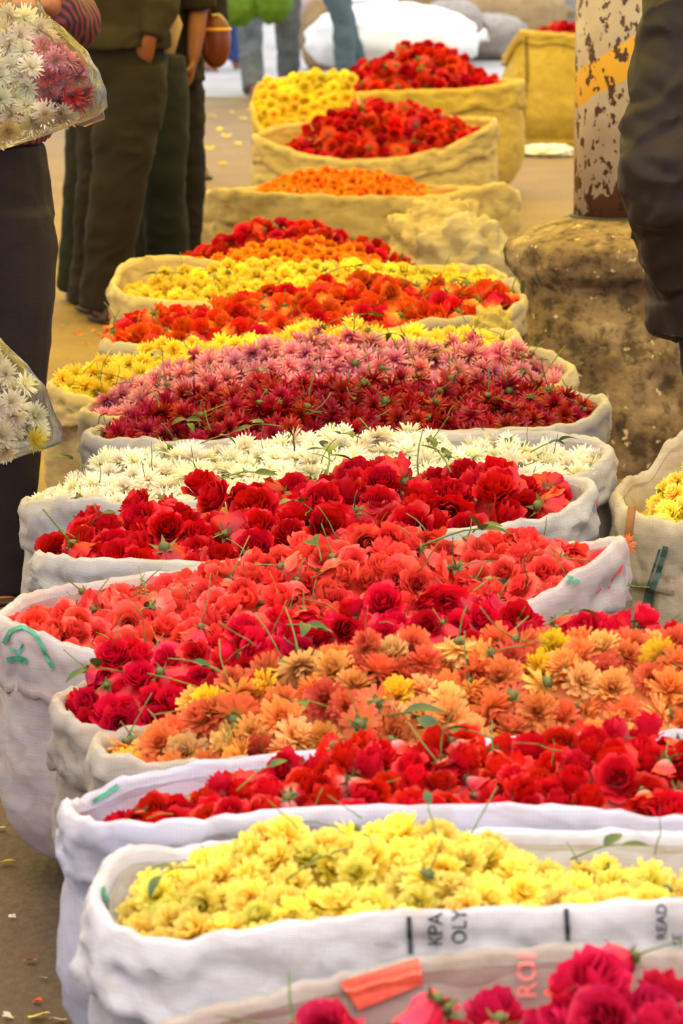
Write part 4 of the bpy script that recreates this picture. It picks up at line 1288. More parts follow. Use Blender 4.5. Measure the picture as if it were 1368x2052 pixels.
# ------------------------------------------------------------------ the row of sacks, nearest first
S = {}
S[0] = make_sack([(230, 2130), (420, 2200), (700, 2250), (1100, 2260), (1600, 2240), (1880, 2180), (1950, 2060)], 3.60, .21, 'sack_dirty',
    'white sack with faded red print on its raised back, holding magenta red roses', back=[(230, 2130), (270, 2089), (330, 2054), (480, 2009), (620, 1976), (830, 1924), (1000, 1909), (1150, 1902), (1368, 1914), (1700, 1944), (1880, 2004), (1950, 2060)],
    heap=[(480, 2138), (560, 2093), (620, 2068), (720, 2093), (850, 2028), (950, 2032), (1030, 2047), (1130, 2032), (1200, 1924), (1260, 1924), (1300, 1954), (1368, 1978), (1600, 2008), (1850, 2058), (1900, 2118)],
    drop=.03, seed=1, ridge_v=.1, cuff=.05)
S[1] = make_sack([(200, 1795), (222, 1850), (290, 1878), (370, 1888), (480, 1868), (600, 1845), (820, 1828), (1100, 1816), (1368, 1806), (1600, 1800), (1740, 1785), (1800, 1750)], 4.13, .22, 'sack_white',
    'clean white sack with black lettering on its cuff, holding yellow chrysanthemums', back=[(200, 1795), (215, 1730), (250, 1708), (350, 1702), (480, 1690), (700, 1675), (1000, 1668), (1368, 1672), (1700, 1700), (1800, 1750)],
    heap=[(238, 1824), (260, 1794), (300, 1759), (350, 1734), (400, 1706), (480, 1684), (530, 1649), (570, 1652), (640, 1679), (760, 1664), (860, 1649), (980, 1669), (1050, 1699), (1100, 1739), (1200, 1754), (1300, 1739), (1368, 1759), (1600, 1764), (1760, 1794)],
    drop=.025, seed=2, cuff=.085, ridge_v=.2, cuff_flare=.02)
S[2] = make_sack([(140, 1612), (165, 1640), (210, 1652), (400, 1643), (600, 1622), (800, 1612), (1100, 1618), (1368, 1640), (1650, 1640), (1780, 1590)], 4.61, .20, 'sack_blue',
    'bluish white sack holding red rosebuds with pale petal bases', back=[(140, 1612), (180, 1598), (250, 1562), (400, 1535), (560, 1515), (640, 1508), (900, 1490), (1368, 1470), (1700, 1500), (1780, 1590)],
    heap=[(205, 1660), (240, 1635), (320, 1605), (450, 1560), (560, 1535), (680, 1495), (900, 1485), (1100, 1480), (1250, 1455), (1368, 1465), (1600, 1485), (1760, 1590)],
    drop=.02, seed=3, cuff=.06, ridge_v=.3)
S[3] = make_sack([(200, 1492), (225, 1510), (290, 1524), (400, 1530), (530, 1518), (620, 1507), (900, 1500), (1368, 1480), (1620, 1450), (1680, 1420)], 5.00, .155, 'sack_dirty',
    'soiled white sack with a thick rolled collar, holding orange and yellow chrysanthemums',
    heap=[(215, 1510), (250, 1480), (330, 1425), (400, 1370), (480, 1325), (640, 1300), (740, 1265), (850, 1272), (1000, 1275), (1150, 1265), (1250, 1255), (1368, 1270), (1600, 1300), (1670, 1420)],
    drop=.02, seed=4, cuff=.075, ridge_v=.35)
S[4] = make_sack([(122, 1398), (145, 1440), (230, 1470), (420, 1490), (900, 1490), (1200, 1450), (1350, 1380), (1400, 1330)], 5.31, .15, 'sack_dirty',
    'soiled white sack holding crimson roses, squeezed behind the orange chrysanthemums',
    heap=[(128, 1410), (160, 1345), (230, 1295), (400, 1265), (560, 1230), (700, 1207), (830, 1200), (1000, 1192), (1080, 1215), (1200, 1228), (1300, 1228), (1360, 1270), (1392, 1330)],
    drop=.02, seed=5, cuff=.08, ridge_v=.4)
S[5] = make_sack([(8, 1236), (40, 1252), (100, 1276), (160, 1298), (330, 1345), (700, 1370), (900, 1310), (1040, 1218), (1130, 1160), (1200, 1112), (1240, 1078)], 5.75, .25, 'sack_rose',
    'tall pinkish white sack with green curved print on its collar, holding coral roses', tilt=.06, back=[(8, 1236), (30, 1203), (80, 1186), (240, 1162), (700, 1110), (1100, 1090), (1190, 1088), (1240, 1078)],
    heap=[(30, 1255), (60, 1222), (110, 1195), (200, 1175), (300, 1165), (420, 1130), (480, 1108), (600, 1088), (700, 1073), (780, 1058), (900, 1080), (1000, 1080), (1090, 1075), (1170, 1112), (1215, 1120)],
    drop=.02, seed=6, cuff=.095, ridge_v=.45, taper=.8)
S[6] = make_sack([(82, 1106), (115, 1112), (200, 1120), (400, 1128), (550, 1112), (720, 1088), (830, 1076), (1000, 1052), (1110, 1032), (1155, 1005), (1178, 972)], 6.34, .25, 'sack_grey',
    'greyish white sack heaped with big dark red roses', tilt=.08,
    heap=[(95, 1118), (125, 1068), (180, 1014), (250, 1009), (330, 981), (380, 966), (480, 961), (560, 951), (640, 944), (700, 928), (780, 928), (860, 931), (940, 934), (1000, 911), (1040, 941), (1100, 951), (1160, 968), (1174, 991)],
    drop=.01, seed=7, cuff=.06, ridge_v=.5)
S[7] = make_sack([(55, 1006), (90, 1003), (120, 1002), (250, 1002), (500, 1010), (900, 980), (1130, 958), (1190, 935), (1215, 902)], 6.95, .25, 'sack_grey',
    'greyish white sack holding white chrysanthemums behind the dark red roses', tilt=.12, back=[(55, 1006), (100, 985), (500, 890), (870, 872), (1000, 868), (1100, 868), (1190, 878), (1215, 902)],
    heap=[(70, 998), (110, 966), (180, 931), (230, 901), (330, 891), (450, 889), (560, 866), (650, 861), (760, 857), (850, 854), (900, 871), (1050, 879), (1080, 884), (1150, 901), (1200, 911)],
    drop=.0, seed=8, cuff=.07, ridge_v=.5)
S[8] = make_sack([(180, 868), (205, 876), (260, 880), (400, 884), (600, 880), (880, 864), (1100, 856), (1180, 838), (1208, 800)], 7.75, .19, 'sack_cream',
    'cream sack heaped with dark red spidery chrysanthemums', tilt=.1,
    heap=[(186, 872), (250, 825), (330, 795), (430, 760), (550, 752), (700, 748), (800, 748), (950, 758), (1080, 768), (1180, 812), (1202, 825)],
    drop=.01, seed=9, cuff=.065, ridge_v=.5, cuff_mat=M['sack_grey'])
S[9] = make_sack([(172, 822), (195, 832), (260, 838), (400, 832), (900, 805), (1080, 778), (1120, 765), (1140, 735)], 8.18, .18, 'sack_cream',
    'cream sack with a wide folded collar, heaped with pink chrysanthemums', tilt=.1, back=[(172, 822), (220, 790), (1000, 695), (1090, 702), (1140, 735)],
    heap=[(185, 811), (280, 744), (350, 719), (450, 699), (560, 674), (640, 656), (700, 669), (830, 679), (950, 674), (1040, 689), (1085, 724), (1115, 741)],
    drop=.01, seed=10, cuff=.065, ridge_v=.5)
S[10] = make_sack([(105, 768), (130, 785), (200, 800), (400, 790), (800, 750), (985, 705), (1030, 668)], 8.64, .2, 'sack_tan',
    'tan sack with a fat rolled collar, holding pale yellow chrysanthemums', tilt=.1,
    heap=[(108, 759), (150, 726), (250, 701), (340, 681), (430, 674), (520, 661), (640, 646), (740, 646), (850, 651), (960, 656), (1022, 669)],
    drop=.01, seed=11, cuff=.06, ridge_v=.5, cuff_flare=.02)
S[11] = make_sack([(212, 680), (240, 690), (320, 695), (400, 692), (700, 672), (860, 642), (1000, 630), (1043, 600)], 9.38, .22, 'sack_cream',
    'cream sack heaped with orange red bicolour roses', tilt=.08, back=[(212, 680), (260, 650), (1000, 562), (1030, 558), (1043, 600)],
    heap=[(216, 672), (260, 638), (320, 618), (430, 602), (540, 578), (640, 563), (720, 553), (830, 563), (950, 568), (1020, 580), (1038, 600)],
    drop=.01, seed=12, cuff=.06, ridge_v=.5)
S[12] = make_sack([(230, 568), (255, 592), (330, 604), (450, 605), (800, 585), (960, 572), (1005, 552)], 10.5, .24, 'sack_tan',
    'cream sack with a crumpled raised collar, holding yellow chrysanthemums before the marigolds', back=[(230, 568), (245, 528), (290, 514), (360, 513), (450, 530), (900, 535), (970, 532), (1005, 552)],
    heap=[(250, 582), (330, 549), (420, 530), (550, 522), (700, 522), (800, 537), (900, 537), (1000, 547)],
    drop=.01, seed=13, cuff=.07, ridge_v=.5)
S[13] = make_sack([(318, 560), (400, 566), (600, 566), (800, 555), (850, 545)], 11.0, .2, 'sack_tan',
    'sack of orange marigolds wedged between yellow chrysanthemums and red roses',
    heap=[(335, 549), (420, 517), (480, 494), (560, 479), (640, 475), (700, 484), (760, 514), (835, 542)],
    drop=.01, seed=14, cuff=.05, ridge_v=.5)
S[14] = make_sack([(310, 550), (400, 560), (600, 560), (780, 550), (832, 535)], 11.5, .2, 'sack_tan',
    'sack heaped with small red roses behind the wedged marigold sack',
    heap=[(322, 548), (400, 500), (450, 470), (520, 436), (570, 435), (650, 450), (720, 480), (780, 495), (810, 525), (828, 540)],
    drop=.01, seed=15, cuff=.05, ridge_v=.5)
S[15] = make_sack([(408, 388), (440, 378), (520, 385), (700, 394), (850, 394), (950, 378), (1005, 364), (1035, 385)], 14.6, .3, 'sack_tan',
    'wide stained tan sack with a low mound of orange marigolds', heap=[(495, 392), (520, 378), (560, 358), (620, 342), (700, 337), (780, 345), (830, 365), (862, 388)],
    drop=.0, seed=16, cuff=.13, ridge_v=.4, group='far flower sacks')
S[16] = make_sack([(512, 270), (545, 285), (620, 312), (700, 320), (800, 317), (900, 292), (965, 258), (990, 238)], 16.4, .3, 'sack_tan',
    'tan sack with a dipped rim heaped with dark red roses', back=[(512, 270), (560, 250), (750, 230), (950, 235), (990, 238)],
    heap=[(575, 305), (620, 255), (680, 210), (740, 200), (800, 205), (860, 215), (920, 248), (962, 265)],
    drop=.0, seed=17, cuff=.1, ridge_v=.4, group='far flower sacks')
S[17] = make_sack([(640, 200), (660, 186), (800, 182), (950, 176), (1010, 168), (1045, 160)], 17.9, .35, 'sack_yellow',
    'bright yellow sack heaped with red roses, last in the row', back=[(640, 200), (700, 170), (950, 160), (1045, 160)],
    heap=[(645, 195), (680, 158), (720, 130), (800, 90), (850, 84), (900, 98), (950, 138), (988, 165)],
    drop=.0, seed=18, cuff=.1, ridge_v=.4, group='far flower sacks', taper=.9)
S[18] = make_sack([(508, 205), (520, 250), (570, 292), (630, 292), (690, 250), (712, 195)], 17.15, .3, 'sack_yellow',
    'yellow sack with yellow chrysanthemums beside the last red roses', back=[(508, 205), (520, 165), (600, 150), (690, 150), (712, 195)],
    heap=[(515, 190), (540, 160), (600, 145), (660, 135), (705, 138)],
    drop=.02, seed=19, cuff=.08, ridge_v=.5, group='far flower sacks', taper=.95)
for k, s in S.items():
    zz = [p.z for p in s.loop]
    print('sack', k, 'rim z %.2f..%.2f' % (min(zz), max(zz)), 'x %.2f..%.2f' % (min(p.x for p in s.loop), max(p.x for p in s.loop)))

fill = [
 (0, 'magenta_rose', 'rose_mix', 'pink_red_rose', .078, 'magenta red rose in the sack with faded red print', 'magenta rose', 'magenta red roses', dict(split=True, flip=.15, spacing=.66)),
 (1, 'yellow_pompon_chrysanthemum', 'pompon', 'pale_yellow_mum', .058, 'yellow pompon chrysanthemum in the clean white sack with black lettering', 'yellow chrysanthemum', 'yellow chrysanthemums in the lettered sack', dict(flip=.08, spacing=.58, stem=.08)),
 (2, 'red_rosebud', 'rose_bud', 'rosebud', .056, 'red rosebud with pale petal base in the bluish white sack', 'rosebud', 'red rosebuds', dict(flip=.35, spacing=.62, stem=.12)),
 (3, 'orange_chrysanthemum', 'dahlia', 'orange_mum', .064, 'orange chrysanthemum heaped between crimson roses and red rosebuds', 'orange chrysanthemum', 'orange chrysanthemums', dict(flip=.3, spacing=.54, stem=.2)),
 (4, 'crimson_rose', 'rose_mix', 'crimson_rose', .06, 'crimson rose heaped behind the orange chrysanthemums', 'crimson rose', 'crimson roses', dict(split=True, flip=.25, spacing=.54, stem=.15)),
 (5, 'coral_rose', 'rose_mix', 'coral_rose', .058, 'coral rose in the tall pinkish sack', 'coral rose', 'coral roses', dict(split=True, flip=.28, spacing=.54, stem=.25)),
 (6, 'dark_red_rose', 'rose_open', 'dark_red_rose', .082, 'big dark red rose in the greyish white sack', 'red rose', 'big dark red roses', dict(split=True, flip=.12, spacing=.62, stem=.15)),
 (7, 'white_chrysanthemum', 'white', 'white_mum', .058, 'white chrysanthemum heaped behind the dark red roses', 'white chrysanthemum', 'white chrysanthemums in the sack', dict(flip=.12, spacing=.58, stem=.12)),
 (8, 'maroon_chrysanthemum', 'spider', 'maroon_mum', .062, 'dark red spidery chrysanthemum heaped in the cream sack', 'maroon chrysanthemum', 'dark red chrysanthemums', dict(flip=.3, spacing=.5, stem=.3)),
 (9, 'pink_chrysanthemum', 'daisy', 'pink_mum', .062, 'pink chrysanthemum heaped behind the dark red chrysanthemums', 'pink chrysanthemum', 'pink chrysanthemums in the sack', dict(flip=.25, spacing=.52, stem=.3)),
 (10, 'yellow_chrysanthemum', 'white', 'yellow_mum', .064, 'yellow chrysanthemum heaped behind the pink chrysanthemums', 'yellow chrysanthemum', 'yellow chrysanthemums behind the pink ones', dict(flip=.12, spacing=.56, stem=.15)),
 (11, 'orange_rose', 'rose_mix', 'orange_rose', .066, 'orange red bicolour rose in the cream sack', 'orange rose', 'orange red roses', dict(flip=.3, spacing=.58, stem=.25)),
 (12, 'small_yellow_chrysanthemum', 'pompon', 'yellow_mum', .056, 'small yellow chrysanthemum heaped before the orange marigolds', 'yellow chrysanthemum', 'small yellow chrysanthemums', dict(flip=.08, spacing=.66, stem=.1)),
 (13, 'marigold', 'marigold', 'marigold', .056, 'orange marigold wedged between yellow chrysanthemums and red roses', 'marigold', 'marigolds between yellow and red', dict(flip=.05, spacing=.68, stem=0, calyx=False)),
 (14, 'small_red_rose', 'rose_mix', 'far_red', .062, 'small red rose heaped behind the wedged marigolds', 'red rose', 'small red roses', dict(flip=.2, spacing=.64, stem=.05)),
 (15, 'orange_marigold', 'marigold', 'marigold', .06, 'orange marigold on the low mound in the wide tan sack', 'marigold', 'marigolds in the wide tan sack', dict(flip=.1, spacing=.7, stem=0)),
 (16, 'far_red_rose', 'rose_mix', 'far_red', .072, 'dark red rose in the tan sack with the dipped rim', 'red rose', 'red roses in the dipped sack', dict(flip=.25, spacing=.64, stem=0)),
 (17, 'last_red_rose', 'rose_mix', 'far_red', .078, 'red rose in the last yellow sack of the row', 'red rose', 'red roses in the last sack', dict(flip=.2, spacing=.66, stem=0)),
 (18, 'far_yellow_chrysanthemum', 'pompon', 'yellow_mum', .075, 'yellow chrysanthemum beside the last heap of red roses', 'yellow chrysanthemum', 'far yellow chrysanthemums', dict(flip=.05, spacing=.66, stem=0, calyx=False)),
]
WHERE = {0: ('magenta red rose', 'the sack with faded red print'), 1: ('yellow pompon chrysanthemum', 'the black-lettered white sack'), 2: ('red rosebud with pale base', 'the bluish white sack'), 3: ('orange chrysanthemum', 'the heap beside red rosebuds'), 4: ('crimson rose', 'the heap behind orange chrysanthemums'), 5: ('coral rose', 'the tall pinkish sack'), 6: ('big dark red rose', 'the greyish white sack'), 7: ('white chrysanthemum', 'the sack behind dark red roses'), 8: ('dark red spidery chrysanthemum', 'its cream sack'), 9: ('pink chrysanthemum', 'the heap in the open sack'), 10: ('yellow chrysanthemum', 'the heap behind pink chrysanthemums'), 11: ('orange red bicolour rose', 'its cream sack'), 12: ('small yellow chrysanthemum', 'the heap before the marigolds'), 13: ('orange marigold', 'the heap wedged between yellow and red'), 14: ('small red rose', 'the heap behind wedged marigolds'), 15: ('orange marigold', 'the wide tan sack'), 16: ('dark red rose', 'the tan sack with dipped rim'), 17: ('red rose', 'the last yellow sack of the row'), 18: ('yellow chrysanthemum', 'the far sack beside the last roses')}
for (k, nm, kind, mat, size, label, cat, group, kw) in fill:
    kw = dict(kw, where=WHERE[k][1]); label = WHERE[k][0]
    what = group
    n = fill_heap(S[k], nm, kind, mat, size, label, cat, group, what, **kw)
    print('heap', k, nm, n)
# ------------------------------------------------------------------ prints on the sacks
def world_bvh(objs):
    V, Fc = [], []
    for o in objs:
        base = len(V)
        off = Vector(o.parent.location) if o.parent else Vector(o.location)
        V += [v.co + off for v in o.data.vertices]
        Fc += [tuple(i + base for i in p.vertices) for p in o.data.polygons]
    return BVHTree.FromPolygons(V, Fc)
CAMV = Vector((0, 0, HCAM))
def project(bvh, px, py, off=.004):
    d = Vector(ray(px, py)).normalized()
    h = bvh.ray_cast(CAMV, d)
    if h[0] is None: return None
    nrm = h[1] if h[1].dot(d) < 0 else -h[1]
    return h[0] + nrm * .0015 - d * off
def print_faces(sk, name, polys, mat, label=None):
    """polys: list of (list of pixel verts, faces); laid flat on the cloth"""
    bvh = world_bvh([sk.cuff, sk.body])
    off = .008 if name == 'lettering' else .004
    V, Fc = [], []
    for pv, fs in polys:
        pts = [project(bvh, x, y, off) for x, y in pv]
        if any(p is None for p in pts):
            good = [p for p in pts if p is not None]
            if not good: continue
            idx = {}
        o = len(V)
        mp = {}
        for i, p in enumerate(pts):
            if p is not None:
                mp[i] = len(V); V.append(p - sk.root.location)
        for f in fs:
            if all(i in mp for i in f):
                q = tuple(mp[i] for i in f)
                if max((V[q[a]] - V[q[a - 1]]).length for a in range(len(q))) < .12:
                    Fc.append(q)
    if not Fc: 
        print('no print', name); return
    o = mk(name, mesh_from(name, V, Fc, M[mat], smooth=False), sk.root if 'stripe' in name or name == 'seam' else sk.cuff)
    if label: o['label'] = label
    return o
def strip(pts, w, n=24):
    pts = [Vector(p) for p in pts]
    L = [0]
    for a, b in zip(pts, pts[1:]): L.append(L[-1] + (b - a).length)
    V, Fc = [], []
    for i in range(n + 1):
        t = L[-1] * i / n
        x = np.interp(t, L, [p[0] for p in pts]); y = np.interp(t, L, [p[1] for p in pts])
        x2 = np.interp(min(t + 2, L[-1]), L, [p[0] for p in pts]) - np.interp(max(t - 2, 0), L, [p[0] for p in pts])
        y2 = np.interp(min(t + 2, L[-1]), L, [p[1] for p in pts]) - np.interp(max(t - 2, 0), L, [p[1] for p in pts])
        l = math.hypot(x2, y2) or 1
        V += [(x - y2 / l * w / 2, y + x2 / l * w / 2), (x + y2 / l * w / 2, y - x2 / l * w / 2)]
        if i: Fc.append((2 * i - 2, 2 * i - 1, 2 * i + 1, 2 * i))
    return V, Fc
def quad(c, nx=10, ny=10):
    a, b, c2, d = [Vector(p) for p in c]
    V, Fc = [], []
    for i in range(nx + 1):
        for j in range(ny + 1):
            u, v = i / nx, j / ny
            p = (a * (1 - u) + b * u) * (1 - v) + (d * (1 - u) + c2 * u) * v
            V.append((p.x, p.y))
    for i in range(nx):
        for j in range(ny):
            k = i * (ny + 1) + j
            Fc.append((k, k + ny + 1, k + ny + 2, k + 1))
    return V, Fc
def text_polys(body, px, py, h, ang, sxy=1.0):
    cu = bpy.data.curves.new('t', 'FONT'); cu.body = body; cu.align_x = 'LEFT'; cu.resolution_u = 3; cu.offset = .018
    o = bpy.data.objects.new('t', cu); COL.objects.link(o)
    dg = bpy.context.evaluated_depsgraph_get()
    me = bpy.data.meshes.new_from_object(o.evaluated_get(dg), depsgraph=dg)
    s = h / .7
    bm = bmesh.new(); bm.from_mesh(me)
    bmesh.ops.triangulate(bm, faces=bm.faces[:])
    bmesh.ops.subdivide_edges(bm, edges=bm.edges[:], cuts=2, use_grid_fill=True)
    bm.to_mesh(me); bm.free()
    ca, sa = math.cos(ang), math.sin(ang)
    V = []
    for v in me.vertices:
        u, w = v.co.x * s * sxy, v.co.y * s
        V.append((px + u * ca - w * sa, py - (u * sa + w * ca)))
    fs = [tuple(p.vertices) for p in me.polygons]
    bpy.data.objects.remove(o); bpy.data.curves.remove(cu); bpy.data.meshes.remove(me)
    return [(V, fs)]
H90 = math.pi / 2
print_faces(S[1], 'printed_bar', [strip([(819, 1837), (822, 1912)], 10)], 'black_print', 'black printed bar')
print_faces(S[1], 'printed_bar', [strip([(1134, 1822), (1138, 1886)], 10)], 'black_print', 'black printed bar')
print_faces(S[1], 'lettering', text_polys('KPA', 886, 1897, 29, H90, .88), 'black_print', 'black letters KPA')
print_faces(S[1], 'lettering', text_polys('OLY', 934, 1893, 29, H90, .88), 'black_print', 'black letters OLY')
print_faces(S[1], 'lettering', text_polys('READ', 1334, 1884, 20, H90, 1.0), 'black_print', 'small black letters READ')
print_faces(S[1], 'lettering', text_polys('SE', 1366, 1896, 19, H90, 1.0), 'black_print', 'small black letters')
print_faces(S[1], 'green_mark', [strip([(205, 1778), (212, 1808)], 7)], 'green_print', 'green printed mark')
print_faces(S[2], 'green_mark', [strip([(186, 1606), (214, 1590), (236, 1574)], 8)], 'green_print', 'green printed mark')
print_faces(S[0], 'red_print', [quad([(680, 1968), (838, 1920), (848, 1972), (718, 2024)])], 'red_print', 'faded red printed block')
print_faces(S[0], 'lettering', text_polys('ROI', 1074, 2000, 40, H90, .95), 'pink_print', 'faded red letters')
print_faces(S[5], 'green_print', [strip([(8, 1290), (22, 1264), (45, 1256), (68, 1268), (84, 1292), (96, 1320), (108, 1340)], 8, 40)], 'green_print', 'curved green printed line')
print_faces(S[5], 'green_print', [strip([(14, 1322), (36, 1318), (56, 1326)], 10)], 'green_print', 'green printed patch')
print_faces(S[5], 'green_print', [strip([(20, 1300), (38, 1308), (48, 1290)], 5)], 'green_print', 'green printed stroke')
print_faces(S[5], 'green_print', text_polys('ersg', 1108, 1152, 22, -.5, 1.0), 'green_print', 'pale green stamped letters')

# ------------------------------------------------------------------ leaf sprigs, stalks, twigs
def leaf_shape(l, w, bend=.25, fold=.18):
    V, Fc = [], []
    n = 6
    for i in range(n + 1):
        t = i / n
        ww = w * math.sin(math.pi * min(1, t * .93 + .05)) ** .8 * (1 - .25 * t)
        z = -bend * l * t * t
        V += [(l * t, -ww, z + fold * ww), (l * t, 0, z), (l * t, ww, z + fold * ww)]
    for i in range(n):
        k = 3 * i
        Fc += [(k, k + 3, k + 4, k + 1), (k + 1, k + 4, k + 5, k + 2)]
    return V, Fc
LEAVES = [mesh_from('leaf', *leaf_shape(.04, .011, b, .3), M['leaf']) for b in (.1, .35, .6)]
def sprig(loc, rnd, label, n=3, size=1.0, group='green leaf sprigs', az=None, up=.3):
    root = mk('leaf_sprig', None, None, loc)
    root.rotation_euler = (rnd.uniform(-.3, .3), rnd.uniform(-.3, .3), az if az is not None else rnd.uniform(0, 6.28))
    root.scale = (size,) * 3
    tag(root, label, 'leaf sprig', group)
    path = [(-.03, 0, -.012), (0, 0, 0), (.02, .003, .006), (.04, 0, .008)]
    v, f = tube(path, [.0016, .0014, .0012, .001], n=5)
    mk('stem', mesh_from('stem', v, f, M['stem']), root)
    for i in range(n):
        a = (0, .9, -.9, 1.8, -1.8)[i] + rnd.uniform(-.2, .2)
        b = (.04, .018, .012, .0, .0)[i]
        o = mk('leaf', rnd.choice(LEAVES), root, (b, 0, .006))
        o.rotation_euler = (rnd.uniform(-.4, .4), -up + rnd.uniform(-.4, .3), a)
        k = rnd.uniform(.75, 1.1); o.scale = (k, k, k)
    return root
def on_heap(s, px, py, lift=.02):
    best = None
    sv = 2 * (px - s.L) / (s.R - s.L) - 1
    sv = max(-.97, min(.97, sv))
    for i in range(60):
        v = -.95 + 1.5 * i / 59
        p = s.heap_pt(sv, v)
        e = abs(to_px(p)[1] - py)
        if best is None or e < best[0]: best = (e, p)
    p = best[1].copy(); p.z += lift
    return p
rs = random.Random(77)
NAMES = {0: 'magenta red roses', 1: 'lettered sack of yellow chrysanthemums', 2: 'red rosebuds', 3: 'orange chrysanthemums', 4: 'crimson roses', 5: 'coral roses', 6: 'dark red roses', 7: 'white chrysanthemums',
         8: 'dark red chrysanthemums', 9: 'pink chrysanthemums', 10: 'yellow chrysanthemums behind the pink', 11: 'orange red roses', 12: 'yellow chrysanthemums before the marigolds', 16: 'roses of the dipped sack', 17: 'last red roses'}
SPR = [(6, 660, 958, 3, 1.25, 'pair of dark leaves in the middle of the dark red roses'), (6, 890, 955, 3, 1.15, 'pale green leaves on the dark red roses near the pointed rose'), (6, 470, 985, 2, 1.1, 'dark leaf lying on the dark red roses above a round bloom'),
       (6, 190, 1075, 2, .8, 'small leaves at the end of the dark red roses near the rolled rim'), (6, 615, 1050, 2, .9, 'leaf among the lowest dark red roses'),
       (5, 897, 1098, 1, 1.4, 'broad dark leaf on top of the coral roses'), (5, 955, 1085, 3, 1.0, 'upright green sprig beside the broad dark leaf on coral roses'), (5, 300, 1235, 2, .8, 'small leaves low on the coral roses'),
       (5, 640, 1130, 2, .8, 'small leaves in the middle of the coral roses'),
       (4, 970, 1198, 2, 1.0, 'pale leaf between coral and crimson roses'), (4, 600, 1280, 3, .9, 'greyish leaf tuft between crimson roses and orange chrysanthemums'), (4, 365, 1350, 2, 1.0, 'light green pod-like leaves on the crimson roses'), (4, 210, 1370, 2, .9, 'dry leaves low on the crimson roses'),
       (7, 705, 893, 2, .9, 'round leaf standing over the white chrysanthemums'), (7, 425, 900, 2, .9, 'dark leaf on the white chrysanthemums'), (7, 540, 872, 3, .9, 'leaf tuft between white and dark red chrysanthemums'), (7, 650, 915, 2, .9, 'leaf on the white chrysanthemums above the dark red roses'), (7, 160, 950, 2, .8, 'leaf at the low end of the white chrysanthemums'), (7, 1085, 915, 2, .9, 'leaf beside the lone raised white chrysanthemum'),
       (8, 370, 862, 3, .9, 'leaf sprig hanging at the rim of the dark red chrysanthemums'), (8, 540, 765, 3, .8, 'bright green tuft on the dark red chrysanthemums'), (8, 200, 850, 2, .8, 'leaf at the corner of the dark red chrysanthemums'),
       (3, 630, 1440, 2, 1.0, 'leaf low on the orange chrysanthemums'), (3, 790, 1465, 2, 1.2, 'dark leaf under a yellow bloom in the orange chrysanthemums'), (3, 1120, 1270, 2, .8, 'leaf on the top edge of the orange chrysanthemums'),
       (2, 500, 1590, 1, .9, 'long green leaf on the red rosebuds'), (2, 960, 1500, 2, .9, 'pale sepals and leaf on the red rosebuds'),
       (1, 355, 1775, 3, 1.0, 'dark leaf pair on the yellow chrysanthemums of the lettered sack'), (1, 605, 1775, 2, .8, 'small leaf low on the yellow chrysanthemums of the lettered sack'), (1, 1195, 1720, 2, .9, 'leaf standing above the yellow chrysanthemums of the lettered sack'), (1, 870, 1680, 1, .8, 'single leaf on top of the yellow chrysanthemums of the lettered sack'),
       (12, 270 + 80, 560, 2, 1.1, 'leaf at the end of the small yellow chrysanthemums'), (12, 410, 555, 1, 1.1, 'single dark leaf on the small yellow chrysanthemums'), (11, 672, 555, 1, 1.4, 'dark upright leaf on the orange red roses'), (11, 940, 585, 3, 1.0, 'leaf tuft on the orange red roses'), (9, 770, 690, 2, .9, 'leaf on the pink chrysanthemums'), (10, 720, 650, 2, 1, 'leaf on the yellow chrysanthemums behind the pink')]
for (k, px, py, n, sz, lab) in SPR:
    sprig(on_heap(S[k], px, py, S[k].size * .38), rs, lab, n, sz)

def stalk_mesh(seed, l):
    r = random.Random(seed)
    p = [Vector((0, 0, 0))]
    d = Vector((r.uniform(-.3, .3), r.uniform(-.3, .3), 1)).normalized()
    for i in range(4):
        p.append(p[-1] + d * (l / 4)); d = (d + Vector((r.uniform(-.3, .3), r.uniform(-.3, .3), r.uniform(-.2, .1)))).normalized()
    v, f = tube(p, [.0016, .0014, .0013, .0012, .001], n=5)
    return v, f
STALKS = [mesh_from('stalk', *stalk_mesh(i, l), M['stem']) for i, l in enumerate((.05, .07, .09, .06, .08, .1))]
TWIGS = [mesh_from('stalk', *stalk_mesh(i + 20, l), M['twig']) for i, l in enumerate((.05, .07))]
def stalk_at(s, px, py, label, group, twig=False, flat=True, lift=.3):
    o = mk('flower_stalk', rs.choice(TWIGS if twig else STALKS), None, on_heap(s, px, py, s.size * lift))
    if flat and rs.random() < .55:
        o.rotation_euler = (rs.uniform(1.0, 1.7), 0, rs.uniform(0, 6.28))
    else:
        o.rotation_euler = (rs.uniform(-.5, .5), rs.uniform(-.5, .5), rs.uniform(0, 6.28))
    k = rs.uniform(.45, .85); o.scale = (k, k, k)
    return tag(o, label, 'stalk', group)
for k, cnt in ((0, 2), (1, 6), (2, 7), (3, 12), (4, 12), (5, 18), (6, 5), (7, 8), (8, 24), (9, 16), (10, 8), (11, 10), (12, 6)):
    s = S[k]
    for i in range(cnt):
        px = rs.uniform(s.h0 + 20, min(s.h1, 1368) - 20)
        sv = 2 * (px - s.L) / (s.R - s.L) - 1
        v = rs.uniform(-.85, .35)
        p = s.heap_pt(max(-.97, min(.97, sv)), v)
        stalk_at(s, px, to_px(p)[1], 'loose green stalk lying on the ' + NAMES[k], 'stalks on the ' + NAMES[k])
for (px, py) in ((200, 985), (290, 1000), (590, 935), (715, 930), (1108, 935)):
    o = stalk_at(S[6], px, py, 'dark brown twig sticking up from the dark red roses', 'twigs in the dark red roses', True, False, .5)

